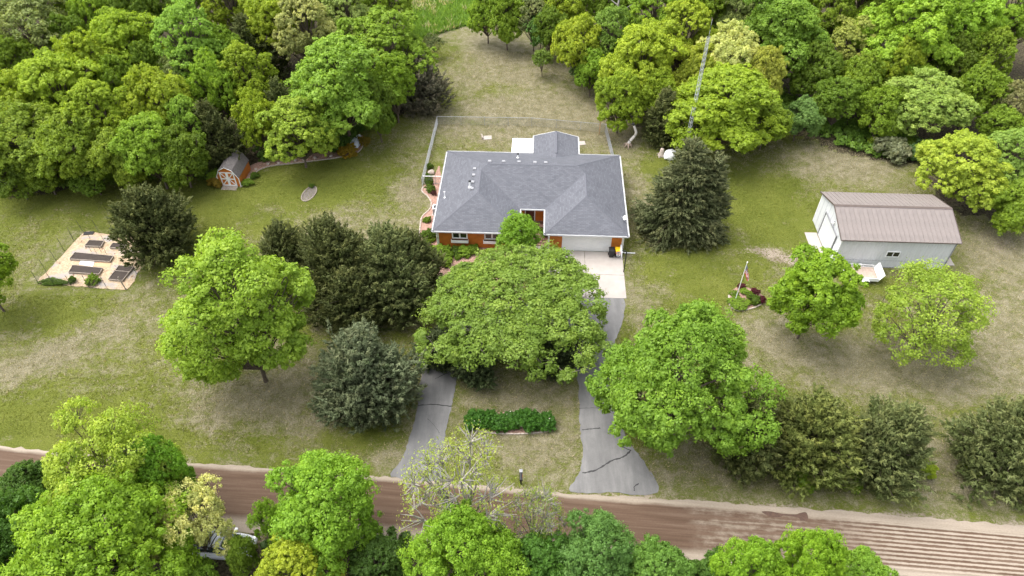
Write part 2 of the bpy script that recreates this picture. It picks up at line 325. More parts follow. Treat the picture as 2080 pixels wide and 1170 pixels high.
def make_ground():
    xs = np.concatenate([[-4000,-1200,-400,-180,-130], np.arange(-100, 100.1, .75), [130,180,400,1200,4000]])
    ys = np.concatenate([[-3000,-800,-200,-60,-20,0], np.arange(10, 140.1, .75), [160,200,300,600,1500,5000]])
    X, Y = np.meshgrid(xs, ys); nx, ny = len(xs), len(ys); x = X.ravel(); y = Y.ravel()
    z = np.zeros_like(x)
    n1 = fbm(x/9, y/9, 3); n2 = fbm(x/2.5, y/2.5, 9)
    xw = x+(fbm(x/5, y/5, 21)-.5)*5; yw = y+(fbm(x/5, y/5, 31)-.5)*5
    dry = dry_field(x, y)
    soil = blob_sum(SOILS, xw, yw)+.15*(n2-.5)
    litter = np.where(inside(WOOD_L, xw, yw) | inside(WOOD_R, xw, yw), .8, 0.)
    litter = np.maximum(litter, np.clip((23.6-.0*x-y-.085*x)*.5, 0, .8))
    yr = np.interp(x, [-41.2, 38], [31.0, 25.1]); soil = np.maximum(soil, np.clip(.62-np.abs(y-yr-.0)*.7, 0, 1)); soil = np.maximum(soil, np.where(y < yr-4.2, .5, 0))
    mead = np.where(inside(MEADOW, x+(n2-.5)*2, y+(n2-.5)*2), 1., 0.)
    me = bpy.data.meshes.new('ground'); nv = nx*ny
    me.vertices.add(nv); me.vertices.foreach_set('co', np.stack([x, y, z], 1).ravel())
    i = (np.arange(ny-1)[:, None]*nx+np.arange(nx-1)[None]).ravel(); q = np.stack([i, i+1, i+nx+1, i+nx], 1)
    me.loops.add(q.size); me.loops.foreach_set('vertex_index', q.ravel()); me.polygons.add(len(q)); me.polygons.foreach_set('loop_start', np.arange(len(q))*4)
    me.update(); me.validate()
    for nm, a in (('dry', dry), ('soil', soil), ('litter', litter), ('meadow', mead)):
        at_ = me.attributes.new(nm, 'FLOAT', 'POINT'); at_.data.foreach_set('value', a.astype(np.float32))
    return struct('ground', me, M_GROUND)
make_ground()

# ------------------------------------------------------------------ road, driveway
def make_road():
    up = [(0,905),(200,926),(400,941),(600,953),(800,970),(1000,988),(1150,1002),(1400,1016),(1700,1037),(2080,1067)]
    lo = [(0,1032),(200,1052),(423,1076),(700,1094),(900,1106),(1100,1122),(1400,1140),(1795,1166),(2080,1186)]
    U = [at(*p) for p in up]; L = [at(*p) for p in lo]
    d = (U[-1]-U[0]).normalized()
    U = [U[0]-d*120]+U+[U[-1]+d*120]; L = [L[0]-d*120]+L+[L[-1]+d*120]
    yU = lambda x: np.interp(x, [p.x for p in U], [p.y for p in U]); yL = lambda x: np.interp(x, [p.x for p in L], [p.y for p in L])
    xs = np.concatenate([np.arange(-150, -60, 6), np.arange(-60, 60, .5), np.arange(60, 151, 6)]); rng = np.random.default_rng(5)
    nY = 9; V = []; UV = []; F = []
    for i, x in enumerate(xs):
        ga, gb = float(yL(x)), float(yU(x)); a, b = ga+(fbm(np.array([x*1.6]), np.array([3.]), 4)[0]-.5)*.35, gb+(fbm(np.array([x*1.7]), np.array([9.]), 6)[0]-.5)*.4
        for j in range(nY):
            t = j/(nY-1); V.append((x, a+(b-a)*t, .012+.05*math.sin(PI*t))); UV.append((x+41, (a+(b-a)*t-ga)/(gb-ga)+(x*.0034 if x > 0 else 0)))
    for i in range(len(xs)-1):
        for j in range(nY-1): k = i*nY+j; F.append((k, k+nY, k+nY+1, k+1))
    me = bpy.data.meshes.new('dirt_road'); me.from_pydata(V, [], F); uv = me.uv_layers.new(name='UVMap')
    for l in me.loops: uv.data[l.index].uv = UV[l.vertex_index]
    return struct('dirt_road', me, M_ROAD)
make_road()
Z8 = lambda x, y: (1380+x/2.721, 740+y/2.721)
stain = smooth_line([at(*Z8(*p), .045) for p in [(455,815),(500,812),(560,824),(640,829),(665,822),(700,818),(712,850),(704,870),(735,892),(700,918),(672,900),(668,862),(650,846),(580,836),(550,846),(500,840)]], 4, True)
struct('wet_road_stain', MB().add(stain, [tuple(range(len(stain)-1, -1, -1))]).mesh('wet_road_stain'), mat('wet_dirt', (.085, .05, .035), .8, .25, 6))

def jag(pts, amp, seed):
    rng = random.Random(seed); return [p+Vector((rng.uniform(-amp, amp), rng.uniform(-amp, amp), 0)) for p in pts]
def sheet_obj(name, px, z, m, per=5, amp=.05, seed=1, t=.03, closed=True):
    P = jag(smooth_line([at(*p) for p in px], per, True), amp, seed); P = [Vector((p.x, p.y, z)) for p in P]
    a = sum(P[i].x*P[(i+1) % len(P)].y-P[(i+1) % len(P)].x*P[i].y for i in range(len(P)))
    if a < 0: P.reverse()
    mb = MB().sheet(P, (0, 0, -t)); return mb.mesh(name)
DRIVE = [(853,780),(845,840),(832,887),(815,935),(795,968),(890,975),(893,940),(897,923),(907,870),(918,822),(926,780),(935,742),(960,712),(1010,690),(1070,672),(1125,676),(1150,705),(1168,742),(1175,790),(1178,863),(1183,920),(1177,960),(1158,998),
         (1245,1001),(1336,1001),(1309,940),(1283,905),(1256,850),(1240,800),(1236,740),(1250,690),(1266,650),(1263,600),(1200,600),(1150,606),(1060,612),(980,630),(925,655),(890,688),(868,722)]
drive = link('driveway', sheet_obj('driveway', DRIVE, .030, M_ASPH, 8, .07, 3), M_ASPH); drive['kind'] = 'structure'
M_CRACK = mat('crack_filler', (.035, .034, .034), .9, .2, 8)
def crack(px, wd=.05, seed=0):
    rng = random.Random(seed); P = smooth_line([at(*p) for p in px], 6); V = []; F = []
    for i, p in enumerate(P):
        d = (P[min(i+1, len(P)-1)]-P[max(i-1, 0)]).normalized(); s = Vector((-d.y, d.x, 0))*wd*rng.uniform(.5, 1.3); p = p+Vector((rng.uniform(-.03, .03), rng.uniform(-.03, .03), 0))
        V += [(p+s*.5+Vector((0, 0, .035))), (p-s*.5+Vector((0, 0, .035)))]
    for i in range(len(P)-1): F.append((2*i, 2*i+1, 2*i+3, 2*i+2))
    link('pavement_crack', MB().add(V, F), M_CRACK, drive)
crack([(1182,961),(1205,957),(1225,947),(1242,936),(1262,930),(1276,921),(1281,915)], .13, 1); crack([(1281,915),(1266,909),(1255,903)], .08, 2)
crack([(1182,873),(1200,872),(1220,870)], .10, 3); crack([(850,824),(880,822),(917,826)], .09, 4); crack([(1176,830),(1200,829),(1225,830)], .04, 9)
crack([(1288,998),(1289,988),(1297,983)], .08, 5); crack([(884,770),(905,760),(925,752)], .06, 6); crack([(872,735),(890,741),(910,744)], .05, 7); crack([(868,850),(880,862),(893,880)], .03, 8)

# ------------------------------------------------------------------ house
HW, HD, NA, NB, NV, SL, EZ = 20.1, 14.4, 8.9, 11.55, 4.0, .40, 2.6
house = thing('house', 'orange ranch house with dark grey hipped roof and attached double garage', 'house', (-8.2, 55.71, 0), R(-2.5))
HM = Matrix.Translation((-8.2, 55.71, 0)) @ Matrix.Rotation(R(-2.5), 4, 'Z')
def hp(u, v, z=0): return HM @ Vector((u, v, z))
planes = [  # polygon, outward facing axis, eave value
 ([(0,0),(4.45,4.45),(4.45,8.45),(5.2,9.2),(0,14.4)], '-u', 0), ([(0,0),(8.9,0),(4.45,4.45)], '-v', 0), ([(8.9,0),(8.9,4),(4.45,8.45),(4.45,4.45)], '+u', 8.9),
 ([(8.9,4),(11.55,4),(15.825,8.275),(14.9,9.2),(5.2,9.2),(4.45,8.45)], '-v', 4), ([(11.55,4),(11.55,0),(15.825,4.275),(15.825,8.275)], '-u', 11.55), ([(11.55,0),(20.1,0),(15.825,4.275)], '-v', 0),
 ([(20.1,0),(20.1,14.4),(14.9,9.2),(15.825,8.275),(15.825,4.275)], '+u', 20.1), ([(20.1,14.4),(0,14.4),(5.2,9.2),(14.9,9.2)], '+v', 14.4)]
def roof_mesh(name, faces):                          # faces: (3d points, uv points)
    V = []; F = []; UV = []
    for pts, uvs in faces:
        nrm = Vector((0, 0, 0)); q = [Vector(p) for p in pts]
        for i in range(len(q)): nrm += q[i].cross(q[(i+1) % len(q)])
        if nrm.z < 0: pts = pts[::-1]; uvs = uvs[::-1]
        k = len(V); V += pts; F.append(tuple(range(k, k+len(pts)))); UV += uvs
    me = bpy.data.meshes.new(name); me.from_pydata(V, [], F); uv = me.uv_layers.new(name='UVMap')
    for l in me.loops: uv.data[l.index].uv = UV[l.vertex_index]
    return me
sl = math.hypot(1, SL); faces = []
for poly, ax, e in planes:
    d = {'-u': lambda p: p[0]-e, '+u': lambda p: e-p[0], '-v': lambda p: p[1]-e, '+v': lambda p: e-p[1]}[ax]
    a = (lambda p: p[1]) if 'u' in ax else (lambda p: p[0])
    faces.append(([(p[0], p[1], EZ+SL*d(p)) for p in poly], [(a(p)+7*len(faces), d(p)*sl) for p in poly]))
roof = link('roof', roof_mesh('roof', faces), M_SHING, house)
def rzf(u, v): return EZ+SL*max(min(u, HW-u, v-NV, HD-v), min(u, NA-u, v), min(u-NB, HW-u, v))
M_CAP = mat('ridge_cap_shingle', (.10, .102, .118), .8, .25, 9)
def cap(a, b, wd=.26, n=None):
    a = Vector(a)+Vector((0, 0, .012)); b = Vector(b)+Vector((0, 0, .012)); L = (b-a).length; n = n or max(2, int(L/.28)); mb = MB()
    d = (b-a)/n; s = d.cross(Vector((0, 0, 1))).normalized()*wd/2
    for i in range(n):                               # overlapping cap shingles
        p = a+d*i; q = a+d*(i+1.12); up = Vector((0, 0, .022)); dn = Vector((0, 0, -.05))
        mb.add([p-s+dn, p, p+s+dn, q-s+dn+up, q+up, q+s+dn+up], [(0, 1, 4, 3), (1, 2, 5, 4), (3, 4, 5), (0, 3, 5, 2)])
    link('ridge_cap', mb, M_CAP, roof)
P3 = lambda u, v: (u, v, rzf(u, v))
for a, b in [((0,0),(4.45,4.45)),((8.9,0),(4.45,4.45)),((4.45,4.45),(4.45,8.45)),((4.45,8.45),(5.2,9.2)),((0,14.4),(5.2,9.2)),((5.2,9.2),(14.9,9.2)),((20.1,14.4),(14.9,9.2)),((14.9,9.2),(15.825,8.275)),((15.825,4.275),(15.825,8.275)),((11.55,0),(15.825,4.275)),((20.1,0),(15.825,4.275))]:
    cap(P3(*a), P3(*b))
for a, b in [((8.9,4),(4.45,8.45)),((11.55,4),(15.825,8.275))]:   # open valleys, a darker strip
    A, B = Vector(P3(*a)), Vector(P3(*b)); s = (B-A).cross(Vector((0, 0, 1))).normalized()*.09; u = Vector((0, 0, .03))
    link('valley_flashing', MB().add([A-s+u, A+u*.3, A+s+u, B-s+u, B+u*.3, B+s+u], [(0, 1, 4, 3), (1, 2, 5, 4)]), M_CAP, roof)
# rear gable extension
gz = 3.335
faces = [([(10.08,14.4,2.606),(12.7,12.55,gz),(12.7,18.05,gz),(10.08,18.05,2.606)], [(14.4,0),(12.55,2.72),(18.05,2.72),(18.05,0)]),
         ([(15.34,14.4,2.606),(12.7,12.55,gz),(12.7,18.05,gz),(15.34,18.05,2.606)], [(44.4,0),(42.55,2.74),(48.05,2.74),(48.05,0)])]
rear = link('rear_roof', roof_mesh('rear_roof', faces), M_SHING, house)
cap((12.7, 12.7, gz), (12.7, 18.03, gz), .3)
mb = MB(); mb.box(12.58, 12.82, 13.4, 17.6, gz-.03, gz+.085); link('ridge_vent', mb, M_CAP, rear)
mb = MB()
for z0, pts in ((2.42, [(0,0),(8.9,0),(8.9,4),(11.55,4),(11.55,0),(20.1,0),(20.1,14.4),(0,14.4)]),): mb.prism([(x+(.02 if x == 0 else -.02 if x == 20.1 else 0), y) for x, y in pts], 2.43, 2.45)
link('soffit', mb, M_WHITE, house)
M_GUT = mat('gutter_enamel', (.50, .50, .50), .5, .15, 2)
# fascia boards with gutters along the eaves
def fascia(a, b, out):
    ax, ay = a; bx, by = b; ox, oy = out; mb = MB()
    mb.bar((ax+ox*.012, ay+oy*.012, 2.50), (bx+ox*.012, by+oy*.012, 2.50), .024, .19)
    g = MB(); e = .085
    for w0, z0, h in ((.03, 2.535, .09), (.125, 2.54, .10)): g.bar((ax+ox*w0, ay+oy*w0, z0), (bx+ox*w0, by+oy*w0, z0), .012, h)
    g.bar((ax+ox*.078, ay+oy*.078, 2.492), (bx+ox*.078, by+oy*.078, 2.492), .10, .012)
    f = link('fascia', mb, M_WHITE, house); link('gutter', g, M_GUT, f)
for a, b, o in [((0,0),(8.9,0),(0,-1)),((8.9,0),(8.9,4),(1,0)),((8.9,4),(11.55,4),(0,-1)),((11.55,4),(11.55,0),(-1,0)),((11.55,0),(20.1,0),(0,-1)),((20.1,0),(20.1,14.4),(1,0)),((20.1,14.4),(15.36,14.4),(0,1)),((10.06,14.4),(0,14.4),(0,1)),((0,14.4),(0,0),(-1,0)),((10.06,14.4),(10.06,18.05),(-1,0)),((15.36,14.4),(15.36,18.05),(1,0))]: fascia(a, b, o)
mb = MB()
mb.bar((10.0,18.07,2.53),(12.7,18.07,gz-.08),.03,.16); mb.bar((15.42,18.07,2.53),(12.7,18.07,gz-.08),.03,.16); link('rake_board', mb, M_WHITE, rear)
def siding(mb, a, b, out, z0, z1, step=.19):
    ax, ay = a; bx, by = b; ox, oy = out; z = z0
    while z < z1-.01:
        zt = min(z1, z+step); lo = .028; hi = .006
        mb.add([(ax+ox*lo, ay+oy*lo, z), (bx+ox*lo, by+oy*lo, z), (bx+ox*hi, by+oy*hi, zt), (ax+ox*hi, ay+oy*hi, zt), (ax+ox*hi, ay+oy*hi, z), (bx+ox*hi, by+oy*hi, z)], [(0,1,2,3), (4,5,1,0)]); z = zt
I = .45
walls = [('front_wall',(I,I),(8.45,I),(0,-1),.12),('garage_front_wall',(12.0,I),(13.42,I),(0,-1),.0),('garage_front_wall',(18.48,I),(19.65,I),(0,-1),.0),('garage_front_wall',(13.42,I),(18.48,I),(0,-1),2.22),
 ('entry_wall',(8.45,I),(8.45,4.45),(1,0),.12),('entry_wall',(8.45,4.45),(12.0,4.45),(0,-1),.3),('garage_side_wall',(12.0,4.45),(12.0,I),(-1,0),.0),
 ('side_wall',(I,13.95),(I,I),(-1,0),.12),('side_wall',(19.65,I),(19.65,13.95),(1,0),.1),('rear_wall',(19.65,13.95),(15.0,13.95),(0,1),.1),('rear_wall',(10.4,13.95),(I,13.95),(0,1),.1),
 ('extension_wall',(10.4,13.95),(10.4,17.7),(-1,0),.1),('extension_wall',(15.0,13.95),(15.0,17.7),(1,0),.1),('extension_wall',(10.4,17.7),(15.0,17.7),(0,1),.1)]
for nm, a, b, o, z0 in walls:
    mb = MB(); siding(mb, a, b, o, z0, 2.43)
    if nm == 'extension_wall' and o == (0, 1): mb.add([(10.4,17.7,2.43),(15,17.7,2.43),(12.7,17.7,3.2)], [(0,1,2)])
    link(nm, mb, M_SIDING, house)
mb = MB(); mb.prism([(.47,.47),(8.43,.47),(8.43,4.47),(12.02,4.47),(12.02,.47),(19.63,.47),(19.63,13.93),(.47,13.93)], .0, .3); link('foundation', mb, M_CONC, house)
for u, v, ou, ov in ((I,I,-1,-1),(8.45,I,1,-1),(12.0,I,-1,-1),(19.65,I,1,-1),(19.65,13.95,1,1),(I,13.95,-1,1)):
    mb = MB(); mb.box(min(u+ou*.035, u-ou*.09), max(u+ou*.035, u-ou*.09), min(v+ov*.035, v-ov*.09), max(v+ov*.035, v-ov*.09), .0, 2.43); link('corner_board', mb, M_WHITE, house)
# garage door of four sections
gd = link('garage_door', MB().box(13.4, 18.5, .50, .55, 0, 2.24), M_WHITE, house)
for k in range(4):
    mb = MB(); z0 = .02+k*.535; mb.box(13.52, 18.38, .463, .498, z0, z0+.526)
    bevel(link('door_panel', mb, M_WHITE, gd), .008)
mb = MB(); mb.box(13.40,13.52,.40,.50,0,2.24); mb.box(18.38,18.50,.40,.50,0,2.24); mb.box(13.40,18.50,.40,.499,2.16,2.28); link('door_frame', mb, M_WHITE, gd)
def window(u0, u1, z0, z1):
    w_ = thing_part('window', house); mb = MB(); y0, y1 = .36, .425; t = .10
    for a, b, c, d in ((u0-t,u0,z0-t,z1+t),(u1,u1+t,z0-t,z1+t),(u0,u1,z1,z1+t),(u0,u1,z0-t,z0),((u0+u1)/2-.04,(u0+u1)/2+.04,z0,z1)): mb.box(a, b, y0, y1, c, d)
    f = w_(mb, M_WHITE)
    for a, b in ((u0, (u0+u1)/2-.04), ((u0+u1)/2+.04, u1)): 
        mb = MB(); mb.box(a, b, .395, .41, z0, z1); link('pane', mb, M_GLASS, f)
        mb = MB(); s = .035
        for q in ((a,a+s,z0,z1),(b-s,b,z0,z1),(a+s,b-s,z0,z0+s),(a+s,b-s,z1-s,z1)): mb.box(q[0], q[1], .375, .394, q[2], q[3])
        link('sash', mb, M_WHITE, f)
    return f
def thing_part(name, parent): return lambda mb, m: link(name, mb, m, parent)
for u0, u1, b0, b1 in ((2.03, 3.47, 1.83, 3.64), (5.40, 6.84, 5.2, 7.0)):
    window(u0, u1, 1.42, 2.2)
    bx = MB(); bx.box(b0, b1, .12, .15, .93, 1.28); bx.box(b0, b0+.03, .15, .37, .93, 1.28); bx.box(b1-.03, b1, .15, .37, .93, 1.28); bx.box(b0+.03, b1-.03, .15, .37, .93, .97)
    fb = link('window_box', bx, M_WHITE, house); mb = MB(); mb.box(b0+.03, b1-.03, .15, .37, .97, 1.24); link('soil', mb, M_SOIL, fb)
# entry court: raised brown deck, steps, door, window
M_DECK = mat('entry_brick', (.21, .12, .095), .85, .25, 5, bumps=.4)
mb = MB(); mb.box(8.50, 11.95, 1.75, 4.43, 0, .30); link('porch_floor', mb, M_DECK, house)
for k, (y0, z1) in enumerate(((1.4, .2), (1.05, .1))):
    mb = MB(); mb.box(8.50, 11.95, y0, y0+.346, 0, z1); link('porch_step', mb, M_DECK, house)
ed = link('entry_door', MB().box(9.5, 10.42, 4.38, 4.41, .3, 2.3), mat('door_red_brown', (.10, .03, .02), .5, .15, 3), house)
mb = MB(); mb.box(9.40,9.5,4.36,4.418,.3,2.38); mb.box(10.42,10.52,4.36,4.418,.3,2.38); mb.box(9.5,10.42,4.36,4.418,2.3,2.38); link('door_frame', mb, M_WHITE, ed)
link('handle', MB().box(10.3,10.34,4.33,4.38,1.2,1.34), M_GALV, ed)
# gutters' downspouts with ground extensions
def downspout(pts, side): link('downspout', MB().tube(pts, .05, 6), M_WHITE, house, label=side)
downspout([(.1,-.06,2.5),(.35,.33,2.3),(.36,.36,.25),(.15,.15,.12),(-1.1,.1,.07)], 'white downspout turning onto the mulch at the left corner')
downspout([(20.0,-.06,2.5),(19.72,.33,2.3),(19.72,.34,.22),(19.9,.25,.12),(21.1,.3,.07)], 'white downspout pipe at the garage corner')
downspout([(11.62,-.06,2.5),(11.95,.3,2.3),(11.95,.36,.1)], 'white downspout beside the entry')
# vents and pipes on the roof
M_VENT = mat('vent_metal', (.24, .24, .25), .5, .15, 4)
for u, v in [(5.3,9.85),(6.85,9.9),(8.55,9.9),(10.3,9.85),(11.5,9.85),(3.7,8.85),(3.7,7.68),(3.71,6.41),(3.73,5.25)]:
    z = rzf(u, v); mb = MB(); back = v > 9.3
    if back: vs_ = [(-.2,-.18),(.2,-.18),(.2,.18),(-.2,.18)]
    else: vs_ = [(-.18,-.2),(.18,-.2),(.18,.2),(-.18,.2)]
    V = [(u+a, v+b, rzf(u+a, v+b)-.02) for a, b in vs_]+[(u+a*.9, v+b*.9, z+.16) for a, b in vs_]
    mb.add(V, [(0,1,5,4),(1,2,6,5),(2,3,7,6),(3,0,4,7),(4,5,6,7)]); bv = link('box_vent', mb, M_VENT, roof)
for u, v, h, r_, capm in ((8.35,11.98,.5,.07,M_BLACK),(3.45,5.75,.75,.08,M_BLACK),(.75,5.19,.75,.05,None)):
    z = rzf(u, v); pp = link('vent_pipe', MB().lathe([(r_*2.6,-.06),(r_*2.2,.05),(r_,.10),(r_,h)], 10, (u, v, z)), M_WHITE, roof)
    if capm: link('pipe_cap', MB().lathe([(r_*1.2,h-.04),(r_*1.9,h),(r_*1.7,h+.1),(r_*.4,h+.16)], 10, (u, v, z)), capm, pp)
    else: link('pipe_cap', MB().lathe([(r_*1.5,h-.02),(r_*1.7,h+.05),(r_*.5,h+.1)], 10, (u, v, z)), M_WHITE, pp)
# white ribbed patio cover behind the house
aw = link('patio_cover', MB().box(7.5, 10.0, 14.44, 14.54, 2.32, 2.44), M_WHITE, house, label='white ribbed metal patio cover')
for k in range(8):
    x0 = 7.5+k*.3105; mb = MB(); zz = lambda v: 2.44-.03*(v-14.5)
    mb.add([(x0,14.55,zz(14.55)),(x0+.235,14.55,zz(14.55)),(x0+.25,14.55,zz(14.55)+.045),(x0+.295,14.55,zz(14.55)+.045),(x0+.3095,14.55,zz(14.55)),(x0,17.85,zz(17.85)),(x0+.235,17.85,zz(17.85)),(x0+.25,17.85,zz(17.85)+.045),(x0+.295,17.85,zz(17.85)+.045),(x0+.3095,17.85,zz(17.85))],
           [(0,1,6,5),(1,2,7,6),(2,3,8,7),(3,4,9,8)]); link('cover_panel', mb, M_WHITE, aw)
mb = MB(); mb.box(7.55,7.65,17.6,17.7,0,2.33); mb.box(9.8,9.9,17.6,17.7,0,2.33); mb.box(7.5,9.99,17.55,17.75,2.24,2.33); link('cover_post', mb, M_WHITE, aw)

# concrete apron and front walk, slab by slab
apron = thing_part('x', None)
ap = bpy.data.objects.new('concrete_apron', None); C.objects.link(ap); ap['kind'] = 'structure'; ap.location = (-8.2, 55.71, 0); ap.rotation_euler.z = R(-2.5)
for u0, u1, v0, v1 in ((12.0,15.8,-3.05,.40),(15.81,19.75,-3.05,.40),(12.4,15.8,-6.35,-3.06),(15.81,19.75,-6.35,-3.06),(9.3,11.99,-1.0,1.02),(9.6,11.99,-3.05,-1.01)):
    mb = MB(); mb.box(u0+.008, u1-.008, v0+.008, v1-.008, -.05, .05); bevel(link('concrete_slab', mb, M_CONC, ap), .012, 1)

# ------------------------------------------------------------------ pole barn
M_BROWN = mat('brown_roof_steel', (.185, .158, .145), .5, .12, 1.2, spec=.4); M_BARNW = mat('white_barn_steel', (.58, .59, .60), .45, .07, .9)
M_TRIM = mat('brown_trim', (.10, .075, .065), .5, .15, 3)
barn = thing('pole_barn', 'white metal barn with brown ribbed steel roof', 'barn', (32.85, 53.2, 0), R(-2.5))
BL, BD, BE, BP = 11.2, 7.3, 3.8, 5.05
BM = Matrix.Translation((32.85, 53.2, 0)) @ Matrix.Rotation(R(-2.5), 4, 'Z')
NPAN = 13; rw = (BL+.5)/NPAN
def ribbed(w_, a, b, nr=3, rh=.03):                    # one steel sheet: width w_ along x, from edge a to b (y,z), ribs raised along its normal
    d = Vector((0, b[0]-a[0], b[1]-a[1])); n = Vector((1, 0, 0)).cross(d).normalized(); prof = []; g = w_/nr
    for k in range(nr): x0 = k*g; prof += [(x0, 0), (x0+.02, rh), (x0+.055, rh), (x0+.075, 0)]
    prof.append((w_-.003, 0)); V = []
    for e in (a, b):
        for x, h in prof: V.append(Vector((x, e[0], e[1]))+n*h)
    m_ = len(prof); mb = MB(); mb.add(V, [(k, k+1, m_+k+1, m_+k) for k in range(m_-1)]); return mb
rp_f = ribbed(rw, (-.28, BE-.03), (BD/2, BP), 2, .045).mesh('roof_panel'); rp_b = ribbed(rw, (BD/2, BP), (BD+.28, BE-.03), 2, .045).mesh('roof_panel')
wl = BL/NPAN; wp = ribbed(wl, (0, .06), (0, BE-.03), 3, .035).mesh('wall_panel')
br_ = link('barn_roof', MB().add([(-.2,-.2,BE-.06),(BL+.2,-.2,BE-.06),(BL+.2,BD/2,BP-.05),(-.2,BD/2,BP-.05),(BL+.2,BD+.2,BE-.06),(-.2,BD+.2,BE-.06)], [(0,1,2,3),(3,2,4,5)]), M_TRIM, barn)
for k in range(NPAN):
    for me in (rp_f, rp_b): link('roof_panel', me, M_BROWN, br_, (-.25+k*rw, 0, 0))
mb = MB(); 
mb.add([(-.26,BD/2-.18,BP-.01),(-.26,BD/2,BP+.055),(-.26,BD/2+.18,BP-.01),(BL+.26,BD/2-.18,BP-.01),(BL+.26,BD/2,BP+.055),(BL+.26,BD/2+.18,BP-.01)],[(0,3,4,1),(1,4,5,2)]); link('ridge_cap', mb, M_TRIM, br_)
for x in (-.27, BL+.27):
    mb = MB(); mb.bar((x,-.30,BE-.06),(x,BD/2,BP-.03),.03,.14); mb.bar((x,BD+.30,BE-.06),(x,BD/2,BP-.03),.03,.14); link('rake_trim', mb, M_TRIM, br_)
mb = MB(); mb.box(-.25,BL+.25,-.31,-.285,BE-.13,BE-.02); link('eave_trim', mb, M_TRIM, br_)
fw = link('barn_front_wall', MB().box(.0, BL, .01, .05, 0, BE-.06), M_BARNW, barn); 
for k in range(NPAN):
    link('wall_panel', wp, M_BARNW, fw, (k*wl, 0, 0))
mb = MB(); mb.box(0, BL, -.03, -.022, .98, 1.01); link('wainscot_trim', mb, M_VENT, fw)
mb = MB(); mb.box(-.03, BL+.03, -.028, .0, 0, .09); link('skirt_board', mb, M_VENT, fw)
bw_ = link('barn_rear_wall', MB().box(0, BL, BD-.05, BD-.01, 0, BE-.06), M_BARNW, barn)
for k in range(NPAN):
    o = link('wall_panel', wp, M_BARNW, bw_, ((k+1)*wl, BD, 0), PI)
for nm, x, s in (('barn_gable', 0, -1), ('barn_gable', BL, 1)):
    mb = MB(); x0, x1 = sorted((x, x-s*.05)); mb.add([(x0,0,0),(x0,BD,0),(x0,BD,BE-.04),(x0,BD/2,BP-.06),(x0,0,BE-.04),(x1,0,0),(x1,BD,0),(x1,BD,BE-.04),(x1,BD/2,BP-.06),(x1,0,BE-.04)], [(0,1,2,3,4),(9,8,7,6,5),(0,4,9,5),(1,6,7,2),(2,7,8,3),(3,8,9,4)])
    gw = link(nm, mb, M_BARNW, barn); ny = 8
    for k in range(ny):                               # vertical steel sheets cut to the gable slope
        y0 = k*BD/ny+.004; y1 = (k+1)*BD/ny-.004; top = lambda y: BE-.06+(BP-BE)*(1-abs(y-BD/2)/(BD/2)); px = x+s*.012
        if s < 0 and 1.2 < (y0+y1)/2 < 5.0: zb = 3.05
        else: zb = .05
        mb = MB(); ym = (y0+y1)/2; P_ = [(px,y0,zb),(px,y1,zb),(px,y1,top(y1)),(px,ym,top(ym)),(px,y0,top(y0))]
        mb.add(P_+[(x+s*.002, p[1], p[2]) for p in P_], [(0,1,2,3,4),(0,5,6,1),(1,6,7,2),(2,7,8,3),(3,8,9,4),(4,9,5,0)]); mb.bar((px+s*.012,y0+.03,zb),(px+s*.012,y0+.03,top(y0)-.02),.04,.03); link('gable_panel', mb, M_BARNW, gw)
    if s < 0:
        dr = link('sliding_door', MB().box(-.07, -.02, 1.25, 4.95, .04, 2.95), M_BARNW, barn, label='wide white overhead door in the gable')
        for k in range(4): bevel(link('door_panel', MB().box(-.10, -.071, 1.3, 4.9, .06+k*.72, .06+k*.72+.70), M_BARNW, dr), .008)
        mb = MB(); mb.box(-.14,-.06,1.12,1.25,0,3.1); mb.box(-.14,-.06,4.95,5.08,0,3.1); mb.box(-.14,-.06,1.25,4.95,2.98,3.1); link('door_frame', mb, M_VENT, dr)
        wd_ = link('walk_door', MB().box(-.08, -.02, .2, .95, .04, 2.1), M_WHITE, barn); link('handle', MB().box(-.13,-.08,.28,.33,1.0,1.1), M_GALV, wd_)
        lm = link('wall_lamp', MB().lathe([(.05,.0),(.16,.03),(.17,.12),(.09,.2)], 12, (-.28, 2.6, 3.55)), M_WHITE, barn); link('lamp_arm', MB().tube([(-.0,2.6,3.72),(-.28,2.6,3.76)], .02, 6), M_BLACK, lm)
for x, y in ((0,0),(BL,0),(0,BD),(BL,BD)):
    mb = MB(); mb.box(x-.06 if x else -.05, x+.05 if x else .06, y-.05 if not y else y-.06, y+.06 if not y else y+.05, 0, BE-.06); link('corner_trim', mb, M_VENT if x and not y else M_WHITE, barn)
# barn window
wx = BM.inverted() @ at(1812, 516, 2.2); wx = 4.95
wf = MB()
for a, b, c, d in ((wx-.08,wx+1.28,1.52,1.60),(wx-.08,wx+1.28,2.18,2.26),(wx-.08,wx,1.60,2.18),(wx+1.2,wx+1.28,1.60,2.18),(wx+.57,wx+.63,1.60,2.18)): wf.box(a, b, -.075, -.01, c, d)
wf = link('barn_window', wf, M_WHITE, barn)
for a in (wx, wx+.63): link('pane', MB().box(a, a+.57, -.05, -.04, 1.60, 2.18), M_GLASS, wf)
slab = link('barn_slab', MB().box(-1.45, -.16, 1.0, 5.2, -.05, .06), M_CONC, barn); slab2 = link('barn_slab', MB().box(BL+.06, BL+1.5, .6, 3.9, -.05, .05), M_CONC, barn)

